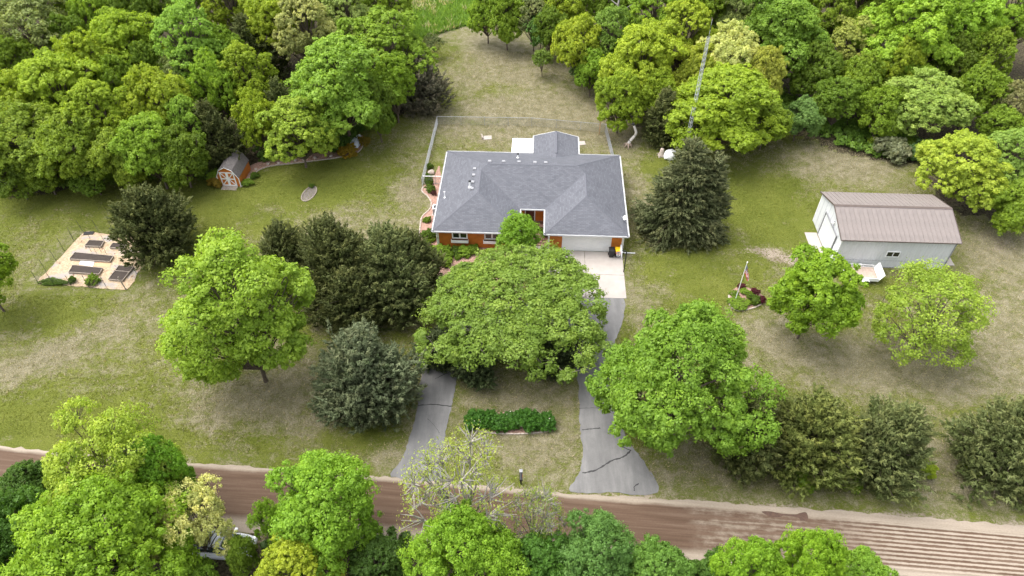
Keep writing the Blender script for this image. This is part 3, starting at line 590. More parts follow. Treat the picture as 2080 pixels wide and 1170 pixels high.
# ------------------------------------------------------------------ foliage builders
def unit(a): return a/np.maximum(np.linalg.norm(a, axis=-1, keepdims=True), 1e-9)
def leaf_mesh(name, P, Nn, S, rnd, asp=1.5, T=None):
    """one triangle per leaf"""
    rng = np.random.default_rng(len(P)); n = len(P)
    if T is None: T = unit(np.cross(Nn, rng.normal(size=(n, 3))))
    else: T = unit(T)
    B = unit(np.cross(Nn, T)); a = (S*.62*asp**.5)[:, None]; b = (S*.62/asp**.5)[:, None]
    V = np.stack([P+T*a, P-T*a*.6+B*b, P-T*a*.6-B*b], 1).reshape(-1, 3)
    me = bpy.data.meshes.new(name); me.vertices.add(n*3); me.vertices.foreach_set('co', V.astype(np.float32).ravel())
    me.loops.add(n*3); me.loops.foreach_set('vertex_index', np.arange(n*3, dtype=np.int32)); me.polygons.add(n); me.polygons.foreach_set('loop_start', np.arange(n, dtype=np.int32)*3)
    me.update(); r = me.attributes.new('rnd', 'FLOAT', 'FACE'); r.data.foreach_set('value', np.clip(rnd, 0, 1).astype(np.float32)); return me
def sph(rng, n): return unit(rng.normal(size=(n, 3)))
def decid(seed, Rr=5., H=11., base=2., nl=26, lobe=1.8, ncl=38, nlf=54, leaf=.24, tr=.22, multi=1, keep=1.0, low=-.6, squash=.85, twig=.3, skew=(0, 0), fill=5, puff=1.0, twr=1.0, maj=0):
    """leaf clumps on lobes spread over an uneven crown, carried by a trunk, limbs and twigs"""
    rng = np.random.default_rng(seed); zc = (H+base)/2; rz = (H-base)/2
    nm_ = maj or int(rng.integers(4, 7)); g0 = rng.uniform(0, 6)     # big limbs: the crown is a cluster of unequal masses
    MC = [(0, 0, zc+rz*.28)]; MR = [(Rr*.60, rz*.70)]
    for i in range(nm_):
        aa = g0+2*PI*i/nm_+rng.normal()*.3; rr = Rr*rng.uniform(.40, .62); mr = min(Rr*rng.uniform(.36, .58), Rr*1.04-rr); MC.append((rr*math.cos(aa), rr*math.sin(aa), zc+rz*rng.uniform(-.42, .22))); MR.append((mr, rz*rng.uniform(.42, .62)))
    MC = np.array(MC); MR = np.array(MR); wt = MR[:, 0]**2; pick = rng.choice(len(MC), 6*nl, p=wt/wt.sum()); D0 = sph(rng, 6*nl); D0[:, 2] = np.where(D0[:, 2] < low, -D0[:, 2], D0[:, 2]); lr0 = lobe*rng.uniform(.5, 1.35, 6*nl)
    L0 = MC[pick]+D0*np.stack([MR[pick, 0]-lr0*.45, MR[pick, 0]-lr0*.45, MR[pick, 1]-lr0*.4], 1)*rng.uniform(.82, 1.08, (6*nl, 1))
    dd = ((L0[:, None]-MC[None])/np.stack([MR[:, 0], MR[:, 0], MR[:, 1]], 1)[None]); dd = np.sqrt((dd**2).sum(-1)); dd[np.arange(6*nl), pick] = 9; ok = (dd.min(1) > .72) & (L0[:, 2] > base*.7)
    sel = []
    for i in np.flatnonzero(ok):                      # spread the lobes out
        if len(sel) == nl: break
        if all(np.linalg.norm(L0[i]-L0[j]) > .62*(lr0[i]+lr0[j])*.9 for j in sel): sel.append(i)
    if len(sel) < nl: sel += [i for i in np.flatnonzero(ok) if i not in sel][:nl-len(sel)]
    nl = len(sel); LC = L0[sel]; lr = lr0[sel]; D = unit(D0[sel]+unit(LC-np.array([0, 0, zc-rz*.3]))*.6)
    if fill:                                       # broad flat crowns: more lobes over the top
        rr = np.sqrt((np.arange(fill)+.5)/fill)*.8; aa = np.arange(fill)*2.39996+1; E = np.stack([rr*np.cos(aa)*Rr, rr*np.sin(aa)*Rr, zc+(rz-lobe*.6)*np.sqrt(1-rr**2)*rng.uniform(.7, 1.05, fill)], 1)
        LC = np.concatenate([LC, E]); lr = np.concatenate([lr, lobe*rng.uniform(.6, 1.2, fill)]); D = np.concatenate([D, unit(E-np.array([0, 0, zc-rz]))]); nl += fill
    LC[:, 0] += skew[0]*(LC[:, 2]/H); LC[:, 1] += skew[1]*(LC[:, 2]/H)
    LV = rng.normal(size=nl)
    cd_ = sph(rng, nl*ncl).reshape(nl, ncl, 3); out = unit(D*np.array([1, 1, .8])+np.array([0, 0, .4]))[:, None]
    dt = (cd_*out).sum(-1, keepdims=True); cd_ = np.where(dt < -.15, cd_-2*dt*out, cd_)
    CC = LC[:, None]+cd_*lr[:, None, None]*(rng.uniform(.68, 1.08, (nl, ncl, 1))+.55*rng.random((nl, ncl, 1))**7)*np.array([1, 1, squash])
    cr = (lr[:, None]*rng.uniform(.17, .36, (nl, ncl)))*puff; CV = rng.normal(size=(nl, ncl)); CN = unit(cd_+np.array([0, 0, .6]))
    CC = CC.reshape(-1, 3); cr = cr.ravel(); CN = CN.reshape(-1, 3); cv = (np.repeat(LV, ncl)*.07+CV.ravel()*.09)
    if keep < 1: s = rng.random(len(CC)) < keep; CC, cr, CN, cv = CC[s], cr[s], CN[s], cv[s]
    m = len(CC); d = sph(rng, m*nlf).reshape(m, nlf, 3); dt = (d*CN[:, None]).sum(-1, keepdims=True); d = np.where(dt < -.2, d-2*dt*CN[:, None], d)
    P = CC[:, None]+d*cr[:, None, None]*(rng.uniform(.5, 1.15, (m, nlf, 1))+.7*rng.random((m, nlf, 1))**5)*np.array([1, 1, .8])
    Nn = unit(d*.85+np.array([0, 0, .3])+rng.normal(size=d.shape)*.32); S = leaf*rng.uniform(.45, 1.35, m*nlf)
    rnd = .5+cv[:, None]+rng.normal(size=(m, nlf))*.06
    P = P.reshape(-1, 3); s = P[:, 2] > .25
    crown = leaf_mesh('crown', P[s], Nn.reshape(-1, 3)[s], S[s], rnd.ravel()[s])
    # wood
    mb = MB(); top = Vector((skew[0]*.6, skew[1]*.6, base+(H-base)*.62)); r3 = random.Random(seed)
    stems = []
    for q in range(multi):
        a = 2*PI*q/multi+r3.uniform(0, 1); off = Vector((math.cos(a), math.sin(a), 0))*(0 if multi == 1 else .35)
        t2 = top+Vector((math.cos(a), math.sin(a), 0))*(0 if multi == 1 else Rr*.4)
        pts = [Vector((off.x, off.y, -.15)), Vector((off.x*1.2, off.y*1.2, .35)), off*1.2+(t2-off)*.35+Vector((r3.uniform(-.2, .2), r3.uniform(-.2, .2), 0)), off+(t2-off)*.7+Vector((r3.uniform(-.3, .3), r3.uniform(-.3, .3), 0)), t2]
        mb.tube(smooth_line(pts, 3), list(np.interp(np.linspace(0, 1, 13), [0, .08, .4, 1], [tr*1.5, tr, tr*.72, tr*.2])), 8, False); stems.append(smooth_line(pts, 4))
    for i in range(nl):
        tgt = Vector(LC[i]); st = min(stems, key=lambda s_: (s_[-1]-tgt).length); hh = min(len(st)-2, max(4, int(len(st)*np.clip((tgt.z-base*.6)/(H)*.9, .38, .85)))); s0 = st[hh]
        mid = s0.lerp(tgt, .5)+Vector((r3.uniform(-.3, .3), r3.uniform(-.3, .3), .3)); L = smooth_line([s0, mid, tgt], 3); mb.tube(L, list(np.linspace(tr*.45, tr*.14, len(L))), 5, False)
    tw = [j for j in range(m) if r3.random() < twig]
    for j in tw:
        c = Vector(CC[j]); i = int(np.argmin(np.linalg.norm(LC-CC[j], axis=1))); e = Vector(LC[i]); c2 = c+(c-e)*.22
        mb.tube([e, e.lerp(c, .5)+Vector((r3.uniform(-.15, .15), r3.uniform(-.15, .15), .05)), c2], [tr*.13*twr, tr*.085*twr, tr*.03*twr], 3, False)
    return crown, mb.mesh('trunk', True), Rr, H
def conifer(seed, H=9., Rr=3., kind='cedar', nb=300, blade=.42, dens=1.0, tr=.16):
    """trunk, rising or drooping branches, and feathery pointed plumes of foliage along and at the end of each"""
    rng = np.random.default_rng(seed); mb = MB(); PL = []; DL = []; LL = []; VL = []
    mb.tube([(0, 0, -.1), (0, 0, H*.45), (.05, 0, H*.96)], [tr*1.3, tr*.8, .02], 7, False); ph = rng.uniform(0, 6, 4)
    for i in range(nb):
        t = ((i+rng.random())/nb)**.92; az = rng.uniform(0, 2*PI); lump = 1+.16*math.sin(az*2+ph[0]+t*4)+.12*math.sin(az*5+ph[1]-t*7)
        if kind == 'spruce': L = Rr*(1-t)**.78*rng.uniform(.72, 1.14)*lump+.15; el = R(-12+50*t)+rng.normal()*.1
        else: L = Rr*(max(0, 1-t**1.7)**.62)*(.78+.22*min(1, t/.2))*rng.uniform(.66, 1.18)*lump*1.02+.12; el = R(10+50*t)+rng.normal()*.16
        d = np.array([math.cos(az)*math.cos(el), math.sin(az)*math.cos(el), math.sin(el)]); z0 = max(.25, H*(.03+.95*t)-math.sin(el)*L*.5); s0 = np.array([0, 0, z0]); sd_ = unit(np.cross(d, [0, 0, 1])); bv = rng.normal()*.10
        if L > .8: mb.tube([s0, s0+d*L*.55, s0+d*L*.93], [tr*.28, tr*.16, .012], 3, False)
        n = max(2, int(L*3.2*dens))
        for j in range(n):
            u = 1.0 if j == 0 else rng.uniform(.35, 1.0); side = 0 if j == 0 else rng.choice([-1, 1])*rng.uniform(.25, 1)*(1.1-u*.6)*L*.36
            p = s0+d*u*L+sd_*side+np.array([0, 0, rng.normal()*.06*L])
            dd = unit(d*(1.0 if kind == 'spruce' else .75)+sd_*np.sign(side)*rng.uniform(.2, .9)+np.array([0, 0, rng.uniform(-.1, .35) if kind == 'spruce' else rng.uniform(.15, 1.0)])+rng.normal(size=3)*.2)
            PL.append(p); DL.append(dd); LL.append(blade*rng.uniform(1.2, 2.6)*(1.35 if j == 0 else 1)); VL.append(.45+bv+rng.normal()*.10+(.16 if j == 0 else 0))
    PL = np.array(PL); DL = np.array(DL); LL = np.array(LL); VL = np.array(VL); m = len(PL); k = 30
    s = rng.uniform(0, 1, (m, k)); wd = .26*(1-s*.8)
    rv = sph(rng, m*k).reshape(m, k, 3); rv = unit(rv-(rv*DL[:, None]).sum(-1, keepdims=True)*DL[:, None])
    P = PL[:, None]+DL[:, None]*((s-.35)*LL[:, None])[..., None]+rv*(wd*LL[:, None])[..., None]*rng.uniform(.3, 1, (m, k, 1))
    T = unit(DL[:, None]*.9+rv*.8+rng.normal(size=(m, k, 3))*.25); V = VL[:, None]+rng.normal(size=(m, k))*.09+.14*(s-.5)
    Nn = unit(rv*.8+np.array([0, 0, .5])+rng.normal(size=(m, k, 3))*.35); P, T, Nn, V = P.reshape(-1, 3), T.reshape(-1, 3), Nn.reshape(-1, 3), V.ravel()
    q = P[:, 2] > .1; P, T, Nn, V = P[q], T[q], Nn[q], V[q]; T = unit(T-(T*Nn).sum(1, keepdims=True)*Nn)
    return leaf_mesh('crown', P, Nn, blade*.42*rng.uniform(.6, 1.3, len(P)), V, 3.0, T), mb.mesh('trunk', True), Rr, H
def place(proto, name, label, loc, Rr, H, col, cat='tree', group=None, rz=0., bark=None, needle=False, jitter=.0, sx=1.0):
    me_c, me_t, r0, h0 = proto
    if not me_c.materials: me_c.materials.append(M_NEEDLE if needle else M_LEAF)
    if not me_t.materials: me_t.materials.append(bark or M_BARK)
    t = thing(name, label, cat, (loc[0], loc[1], 0), rz, group); t.scale = (Rr/r0*sx, Rr/r0, H/h0)
    link('trunk', me_t, None, t); c = link('crown', me_c, None, t); c.color = (*col, 1); return t
# leaf colours, sunless base tones
Y, YG, LG, G_, DG, PC, GR, BG = (.275, .35, .028), (.235, .315, .022), (.195, .305, .028), (.145, .23, .018), (.088, .15, .014), (.43, .44, .16), (.22, .25, .10), (.12, .21, .07)
BR_, CED, CEDL, SPR, OLV = (.22, .18, .11), (.085, .10, .032), (.108, .13, .045), (.10, .114, .05), (.165, .215, .024)
DP = [decid(101, 5, 11, 2.0, 52, 1.25, 26, 54, .2), decid(102, 5, 11, 1.6, 60, 1.12, 24, 52, .19), decid(103, 5, 12, 2.2, 48, 1.35, 32, 54, .2), decid(104, 5, 10, 1.4, 54, 1.2, 26, 52, .2), decid(105, 5, 12.5, 2.5, 66, 1.02, 22, 50, .18), decid(106, 5, 9.5, 1.2, 48, 1.3, 28, 54, .2), decid(107, 5, 13, 2.2, 58, 1.12, 24, 52, .18, twig=.5)]
CP = [conifer(201, 9, 3.2, nb=210), conifer(202, 10, 3.0, nb=230), conifer(203, 7, 3.4, nb=210)]
SPARSE = decid(110, 5, 12, 2.0, 36, 1.5, 26, 22, .2, twig=.8)
SH = [decid(120, 1., 1.1, .0, 9, .42, 14, 36, .15, .03, low=-.2, twig=.2), decid(121, 1., .9, .0, 12, .36, 14, 34, .12, .03, low=-.2, twig=.2), conifer(122, 1.2, 1., nb=60, blade=.2, dens=.7, tr=.03)]
def bush(px, py, r, h, col, label, k=0, group=None, name='shrub', cat='shrub', wide=1.0, z=0):
    rg = random.Random(int(px*7+py)); p = at(px, py); t = place(SH[k], name, label, p, r, h, col, cat, group, rg.uniform(0, 6), needle=(k == 2)); t.location.z = z; t.scale.x *= wide; 
    if wide != 1: t.rotation_euler.z = 0
    for c in t.children:
        if c.name.startswith('crown'): c.name = 'foliage'
        else: c.name = 'stem'
    return t

# ------------------------------------------------------------------ small things round the house
def on_house(name, label, cat, u, v, z=0., rz=0., group=None): p = hp(u, v, z); return thing(name, label, cat, p, R(-2.5)+rz, group)
def bed(name, px, m, z=.03, amp=.05, seed=2): o = struct(name, sheet_obj(name, px, z, m, 5, amp, seed), m); return o
bed('mulch_bed', [(893,338),(878,364),(860,378),(857,388),(869,400),(876,412),(873,425),(858,440),(854,456),(852,475),(850,492),(862,500),(893,500),(880,470),(895,400)], M_MULCH)
bed('mulch_bed', [(850,512),(862,502),(900,499),(960,500),(1030,500),(1075,500),(1060,540),(1010,575),(940,580),(890,560),(870,535)], M_MULCH, .026)
def edging(name, px, label, m=M_STONE, w_=.13, h=.12, step=.32, seed=1, closed=False):
    P = smooth_line([at(*p) for p in px], 8, closed); rng = random.Random(seed); L = [0]
    for a, b in zip(P, P[1:]): L.append(L[-1]+(b-a).length)
    mb = MB(); n = int(L[-1]/step); g = lambda s: Vector((np.interp(s, L, [p.x for p in P]), np.interp(s, L, [p.y for p in P]), 0))
    for i in range(n):
        a = g(i*step+.012); b = g((i+1)*step-.012); h_ = h*rng.uniform(.8, 1.15); mb.bar(a+Vector((0, 0, h_/2-.02)), b+Vector((0, 0, h_/2-.02)), w_*rng.uniform(.85, 1.15), h_+.02)
    return tag(link(name, mb, m), label, 'edging')
edging('bed_edging', [(860,380),(857,389),(869,400),(876,412),(873,425),(858,440),(854,456),(852,475),(850,492)], 'wavy pale stone edging along the mulch bed left of the house')
Zb = lambda x, y: (840+x/5.083, 330+y/5.083)
for (x, y), r, h, col, k, lab in [((165,58),.42,.5,DG,1,'small round shrub nearest the backyard fence, behind the pale boulder'),((155,165),.45,.5,DG,1,'dark green shrub behind the side gate rail'),((165,220),.5,.55,DG,1,'dark green shrub in front of the side gate rail'),((175,290),.55,.6,DG,0,'round green shrub left of the house below the gate'),
    ((207,332),.35,.4,(.09,.03,.03),1,'small dark red shrub against the house side wall'),((145,610),.45,.45,G_,1,'lone low shrub in the mulch beside the grey roof edge'),((155,770),.68,.75,DG,0,'outer of two large dark shrubs at the front left house corner'),((215,765),.62,.75,DG,1,'inner of two large dark shrubs against the front left house corner'),((205,808),.3,.35,G_,1,'tiny shrub below the two dark corner shrubs'),
    ((145,842),.42,.5,G_,0,'small shrub above the left downspout pipe'),((178,902),.42,.45,DG,1,'small dark shrub just below the left downspout pipe'),((295,935),.82,.75,LG,0,'large pale green shrub in the front mulch bed below the first window'),((362,970),.6,.6,G_,1,'mid green shrub right of the dark hose coil'),((305,1035),.85,.75,G_,0,'large bright shrub lowest in the front mulch bed'),
    ((455,935),.66,.6,DG,1,'dark shrub in the front bed between the two windows'),((460,988),.38,.4,G_,1,'small shrub just below the dark shrub between the windows'),((200,968),.55,.6,G_,0,'green shrub at the edge of the dark cedar by the front bed'),((545,940),.8,.7,LG,0,'light green shrub under the second front window'),((620,925),.7,.7,G_,1,'green shrub right of the second front window')]:
    bush(*Zb(x, y), r, h, col, lab, k, 'shrubs in the mulch beds round the house')
rng_ = random.Random(4)
def rock(name, px, py, r, label, m=M_STONE, sz=.7, group=None, cat='rock'):
    bm = bmesh.new(); bmesh.ops.create_icosphere(bm, subdivisions=2, radius=r); rg = random.Random(int(px+py*3))
    for v in bm.verts: v.co *= rg.uniform(.86, 1.12); v.co.z *= sz
    me = bpy.data.meshes.new(name); bm.to_mesh(me); bm.free(); p = at(px, py); o = link(name, me, m, None, (p.x, p.y, r*sz*.55), rg.uniform(0, 6)); return tag(o, label, cat, group)
rock('boulder', *Zb(185, 112), .42, 'pale boulder in the mulch beside the backyard fence', M_STONE)
rock('boulder', 1360, 320, .85, 'large smooth whitish boulder half hidden by the tall spruce', M_WHITE, .8)
hc = MB()
for k in range(4): hc.tube([(math.cos(a)*(.34+.03*(k % 2)), math.sin(a)*(.34+.03*(k % 2)), .06+k*.045) for a in np.linspace(0, 2*PI, 22)], .028, 5, False)
tag(link('hose_coil', hc, mat('dark_hose', (.05, .03, .03), .6), None, at(*Zb(352, 912))), 'dark coil of garden hose lying in the front mulch bed', 'hose')
# air conditioner
ac = on_house('air_conditioner', 'white air conditioner box with dark fan on the left side of the house', 'air conditioner', -.42, 6.1)
M_ACG = mat('ac_grey', (.32, .34, .37), .5, .12, 4)
bevel(link('cabinet', MB().box(-.40,.40,-.40,.40,.05,.86), M_ACG, ac), .03); mb = MB(); mb.box(-.43,.43,-.43,-.30,.862,.92); mb.box(-.43,.43,.30,.43,.862,.92); mb.box(-.43,-.30,-.30,.30,.862,.92); mb.box(.30,.43,-.30,.30,.862,.92); link('top_frame', mb, M_WHITE, ac)
link('fan_grille', MB().lathe([(.29,.865),(.30,.885),(.1,.89)], 16), M_BLACK, ac); link('pad', MB().box(-.5,.5,-.5,.5,0,.05), M_CONC, ac)
# rubbish carts
def cart(label, u, v, lidm, rz):
    t = on_house('wheeled_bin', label, 'bin', u, v, .05, rz, 'bins beside the garage door'); mb = MB()
    mb.add([(-.22,-.24,.08),(.22,-.24,.08),(.22,.22,.08),(-.22,.22,.08),(-.29,-.34,.98),(.29,-.34,.98),(.29,.30,.98),(-.29,.30,.98)], [(0,3,2,1),(4,5,6,7),(0,1,5,4),(1,2,6,5),(2,3,7,6),(3,0,4,7)])
    bevel(link('bin_body', mb, M_BLACK, t), .03); mb = MB(); mb.add([(-.31,-.38,.985),(.31,-.38,.985),(.31,.33,.985),(-.31,.33,.985),(-.27,-.33,1.06),(.27,-.33,1.06),(.27,.30,1.08),(-.27,.30,1.08)], [(0,3,2,1),(4,5,6,7),(0,1,5,4),(1,2,6,5),(2,3,7,6),(3,0,4,7)])
    bevel(link('lid', mb, lidm, t), .02); link('handle', MB().tube([(-.25,.38,.98),(.25,.38,.98)], .018, 6), M_BLACK, t)
    for x in (-.27, .27): link('wheel', MB().tube([(x-.03,.27,.13),(x+.03,.27,.13)], .13, 14), M_BLACK, t)
cart('black wheeled bin with a black lid beside the garage door', 18.55, -.28, M_BLACK, 0); cart('black wheeled bin with a bright yellow lid at the garage corner', 19.22, -.25, mat('yellow_plastic', (.75, .47, .01), .45, .08, 2), .08)
# basketball hoop
bh = thing('basketball_hoop', 'basketball hoop on a black pole beside the concrete apron', 'basketball hoop', (11.38, 52.27, 0), 0)
link('pole', MB().tube([(0,0,-.1),(0,0,2.75),(-.12,0,2.9),(-.5,.0,2.95)], .055, 8), M_BLACK, bh); mb = MB(); mb.box(-.56,-.52,-.62,.62,2.45,3.2); bevel(link('backboard', mb, mat('backboard_grey', (.55, .56, .58), .4, .1, 2), bh), .01)
rm = link('rim', MB().tube([(-.80+.23*math.cos(a), .23*math.sin(a), 2.65) for a in np.linspace(0, 2*PI, 20)], .014, 5, False), mat('rim_red', (.35, .06, .03), .5), bh)
nb_ = MB()
for k in range(12):
    a = 2*PI*k/12; 
    for s in (1, -1): nb_.tube([(-.80+.22*math.cos(a), .22*math.sin(a), 2.64), (-.80+.17*math.cos(a+s*.5), .17*math.sin(a+s*.5), 2.42), (-.80+.13*math.cos(a+s*.2), .13*math.sin(a+s*.2), 2.22)], .008, 3, False)
link('net', nb_, M_WHITE, rm); link('brace', MB().bar((-.06,0,2.5),(-.52,0,2.8),.04), M_BLACK, bh)
# flower pot, doormat, porch bench and pots
fp = on_house('flower_pot', 'black pot of white flowers beside the garage door', 'flower pot', 12.85, -.05, .05)
link('pot', MB().lathe([(.16,0),(.22,.34),(.25,.36),(.25,.4),(.2,.4)], 14), M_BLACK, fp)
rg = np.random.default_rng(3); P = sph(rg, 160)*np.array([.26,.26,.16])+np.array([0,0,.5]); fl = leaf_mesh('flowers', P, sph(rg, 160), np.full(160, .11), rg.random(160), 1.1); fl.materials.append(M_LEAF); link('flowers', fl, None, fp).color = (.62, .58, .55, 1)
P = sph(rg, 140)*np.array([.25,.25,.15])+np.array([0,0,.42]); fl = leaf_mesh('leaves', P, sph(rg, 140), np.full(140, .12), rg.random(140), 1.6); fl.materials.append(M_LEAF); link('leaves', fl, None, fp).color = (*DG, 1)
dm = on_house('rubbish_bag', 'small black sack on the front walk beside the entry', 'bag', 11.55, .15, .05)
bm = bmesh.new(); bmesh.ops.create_icosphere(bm, subdivisions=3, radius=.27)
for v in bm.verts: v.co.z = v.co.z*.75+.18; v.co.x *= 1+.15*math.sin(v.co.y*17+v.co.z*9); v.co.z = max(0, v.co.z)
me = bpy.data.meshes.new('sack'); bm.to_mesh(me); bm.free(); link('sack', me, M_BLACK, dm); link('tie', MB().tube([(0,0,.36),(.02,.02,.46),(.07,.0,.52)], [.05,.025,.05], 6), M_BLACK, dm)
bn = on_house('porch_bench', 'dark slatted bench in the shaded entry court', 'bench', 11.0, 3.55, .30)
for k in range(4): link('seat_slat', MB().box(-.65,.65,-.2+k*.11,-.11+k*.11,.40,.43), M_DARKWOOD, bn)
for k in range(3): link('back_slat', MB().box(-.65,.65,.25,.28,.52+k*.13,.62+k*.13), M_DARKWOOD, bn)
for x in (-.58,.58):
    for y, h in ((-.16,.40),(.265,.9)): link('leg', MB().box(x-.03,x+.03,y-.015,y+.015,0,h), M_BLACK, bn)
for u, v, lab in ((11.5, 2.4, 'dark planter of greenery at the right edge of the entry porch'), (9.0, 2.3, 'planter at the left edge of the entry porch')):
    pl = on_house('porch_planter', lab, 'planter', u, v, .30); link('pot', MB().lathe([(.18,0),(.26,.4),(.28,.42),(.22,.42)], 14), M_BLACK, pl)
    P = sph(rg, 220)*np.array([.36,.36,.28])+np.array([0,0,.62]); fl = leaf_mesh('leaves', P, sph(rg, 220), np.full(220, .16), rg.random(220), 2); fl.materials.append(M_LEAF); link('leaves', fl, None, pl).color = (*DG, 1)
# satellite dish at the right eave
ds = on_house('satellite_dish', 'white satellite dish arm on the right roof edge above the garage', 'satellite dish', 19.85, 2.2, 2.72)
link('mast', MB().tube([(.1,0,-.1),(.1,0,.35),(.0,.0,.5)], .025, 6), M_GALV, ds)
dv = MB(); dv.lathe([(.02,0),(.16,.02),(.27,.07),(.28,.075),(.16,.035),(.02,.015)], 18); dm_ = dv.mesh('reflector', True); dm_.transform(Matrix.Translation((0,.0,.5)) @ Matrix.Rotation(R(-60), 4, 'Y') @ Matrix.Rotation(R(20), 4, 'X')); link('reflector', dm_, M_WHITE, ds); link('feed_arm', MB().tube([(0,0,.42),(-.35,.12,.55)], .018, 5), M_WHITE, ds)

# ------------------------------------------------------------------ backyard chain-link fence
def chain_fence():
    f = thing('chain_link_fence', 'galvanised chain-link fence round the yard behind the house', 'fence'); H_ = 1.2
    run = [at(858,380), at(889,253), at(1080,256), at(1229,269), at(1240,318)]; run[-1] = hp(19.9, 14.3); run[-1].z = 0
    wires = MB()
    for a, b in zip(run, run[1:]):
        L = (b-a).length; n = max(1, round(L/3.0)); d = (b-a)/n
        for i in range(n):
            p, q = a+d*i, a+d*(i+1)
            link('post', MB().tube([p+Vector((0,0,-.1)), p+Vector((0,0,H_+.06))], .034, 6), M_GALV, f)
            link('top_rail', MB().tube([p+Vector((0,0,H_)), q+Vector((0,0,H_))], .024, 6), M_GALV, f)
        s = .075; e = (b-a).normalized(); k = -H_
        side = Vector((-e.y, e.x, 0))*.003
        while k < L:                                  # diamond mesh: wires climbing both ways
            for s0, s1 in ((k, k+H_), (k+H_, k)):
                z0, z1 = .04, H_-.02; c0, c1 = s0, s1
                if s0 < 0: z0 = .04+(0-s0)/H_*(H_-.06); c0 = 0
                if s0 > L: z0 = .04+(s0-L)/H_*(H_-.06); c0 = L
                if s1 < 0: z1 = .04+(s0/H_)*(H_-.06) if s0 > 0 else z0; c1 = 0
                if s1 > L: z1 = .04+((L-s0)/H_)*(H_-.06); c1 = L
                if z1 > z0+.02:
                    A = a+e*c0+Vector((0,0,z0)); B = a+e*c1+Vector((0,0,z1)); wires.add([A-side, A+side, B+side, B-side], [(0,1,2,3)]); up = Vector((0,0,.004)); wires.add([A-up, A+up, B+up, B-up], [(0,1,2,3)])
            k += s
    link('post', MB().tube([run[-1], run[-1]+Vector((0,0,H_+.06))], .034, 6), M_GALV, f)
    link('wire_mesh', wires, M_GALV, f)
    g = thing('side_gate', 'white topped gate between the chain-link fence and the house', 'gate', at(860, 374))
    q = hp(.3, 11.4)-at(860, 374); q.z = 0; mb = MB()
    link('gate_rail', MB().tube([(0,0,1.15), q+Vector((0,0,1.15))], .04, 6), M_WHITE, g); link('gate_rail', MB().tube([(0,0,.15), q+Vector((0,0,.15))], .025, 6), M_GALV, g)
    for t in (0, .5, 1): link('gate_post', MB().tube([q*t, q*t+Vector((0,0,1.2))], .03, 6), M_GALV, g)
    wm = MB(); n = 22
    for i in range(n):
        for s in (1, -1):
            a_ = q*(i/n); b_ = q*min(1, max(0, (i+s*8)/n)); wm.bar(a_+Vector((0,0,.16)), b_+Vector((0,0,.16+.98*abs((b_-a_).length)/(q.length*8/n))), .006)
    link('wire_mesh', wm, M_GALV, g)
chain_fence()
tag(link('wooden_stake', MB().box(-.05,.05,-.05,.05,-.1,1.9), M_PINEWOOD, None, at(1217,273)), 'thin upright wooden stake inside the rear fence corner', 'stake')
for px, py, lab in ((990,280,'pale paving slab on the grass left of the rear extension'), (1180,291,'pale paving slab on the grass right of the rear extension')):
    t = thing('paving_slab', lab, 'slab', at(px, py), .1, 'slabs in the backyard'); bevel(link('slab', MB().box(-.55,.55,-.42,.42,-.02,.05), M_CONC, t), .01); bevel(link('upright_block', MB().box(-.72,-.58,-.3,.55,0,.3), M_STONE, t), .01)

# ------------------------------------------------------------------ garden plot on the left
Zg = lambda x, y: (60+x/7.31, 440+y/7.31)
bed('mulched_plot', [Zg(*p) for p in [(820,235),(1050,250),(1290,275),(1500,300),(1640,430),(1745,640),(1660,780),(1590,860),(1560,960),(1430,1085),(1200,1072),(1000,1060),(640,1030),(440,1000),(135,970),(300,780),(560,500)]], M_CHIPS, .035, .06, 8)
def raised_bed(c4, label, h=.3, div=False):
    P = [at(*Zg(*p), h) for p in c4]; c = sum(P, Vector())/4; t = thing('raised_bed', label, 'garden bed', (c.x, c.y, 0), 0, 'raised beds in the garden plot'); Q = [Vector((p.x-c.x, p.y-c.y, 0)) for p in P]
    for i in range(4):
        a, b = Q[i], Q[(i+1) % 4]; d = (b-a).normalized()*.02; link('board', MB().bar(a+d+Vector((0,0,h/2)), b-d+Vector((0,0,h/2)), .05, h), M_WEATHER, t)
    s = .965; link('soil', MB().prism([(q.x*s, q.y*s) for q in reversed(Q)], .01, h-.05), M_SOIL, t)
    if div: a = Q[0].lerp(Q[3], .38); b = Q[1].lerp(Q[2], .38); link('divider_board', MB().bar(a+Vector((0,0,h-.06)), b+Vector((0,0,h-.06)), .05, .12), M_WEATHER, t)
for c4, lab, dv_ in [([(885,345),(1105,355),(1060,440),(815,430)],'small square raised bed at the back of the garden plot',0),([(1235,385),(1440,400),(1400,470),(1185,455)],'raised bed partly under the cedar branches',0),([(670,525),(1245,580),(1190,665),(590,625)],'longest raised bed across the middle of the garden plot',0),([(640,715),(1085,760),(1030,850),(575,820)],'medium raised bed in front of the longest one',0),([(1325,720),(1545,740),(1375,945),(1165,925)],'two-part raised bed at the front right of the plot',1)]: raised_bed(c4, lab, .26, dv_)
wb = [at(*Zg(*p), .07) for p in [(760,650),(965,668),(935,738),(735,708)]]
tag(link('white_board', MB().sheet(wb[::-1], (0,0,-.03)), M_WHITE), 'white board lying flat between two raised beds', 'board'); 
wb = [at(*Zg(*p), .06) for p in [(975,672),(1215,690),(1190,752),(945,738)]]
tag(link('plywood_sheet', MB().sheet(wb[::-1], (0,0,-.02)), M_PINEWOOD), 'tan plywood sheet lying right of the white board', 'board')
gf = thing('garden_fence', 'thin stakes and wire netting round the garden plot', 'fence'); SB = [(1590,850),(1435,1085),(1165,1085),(890,1060),(630,1040),(370,1000),(130,985),(250,820),(400,665),(520,510),(665,370),(810,240),(1040,245),(1265,268),(1480,300)]
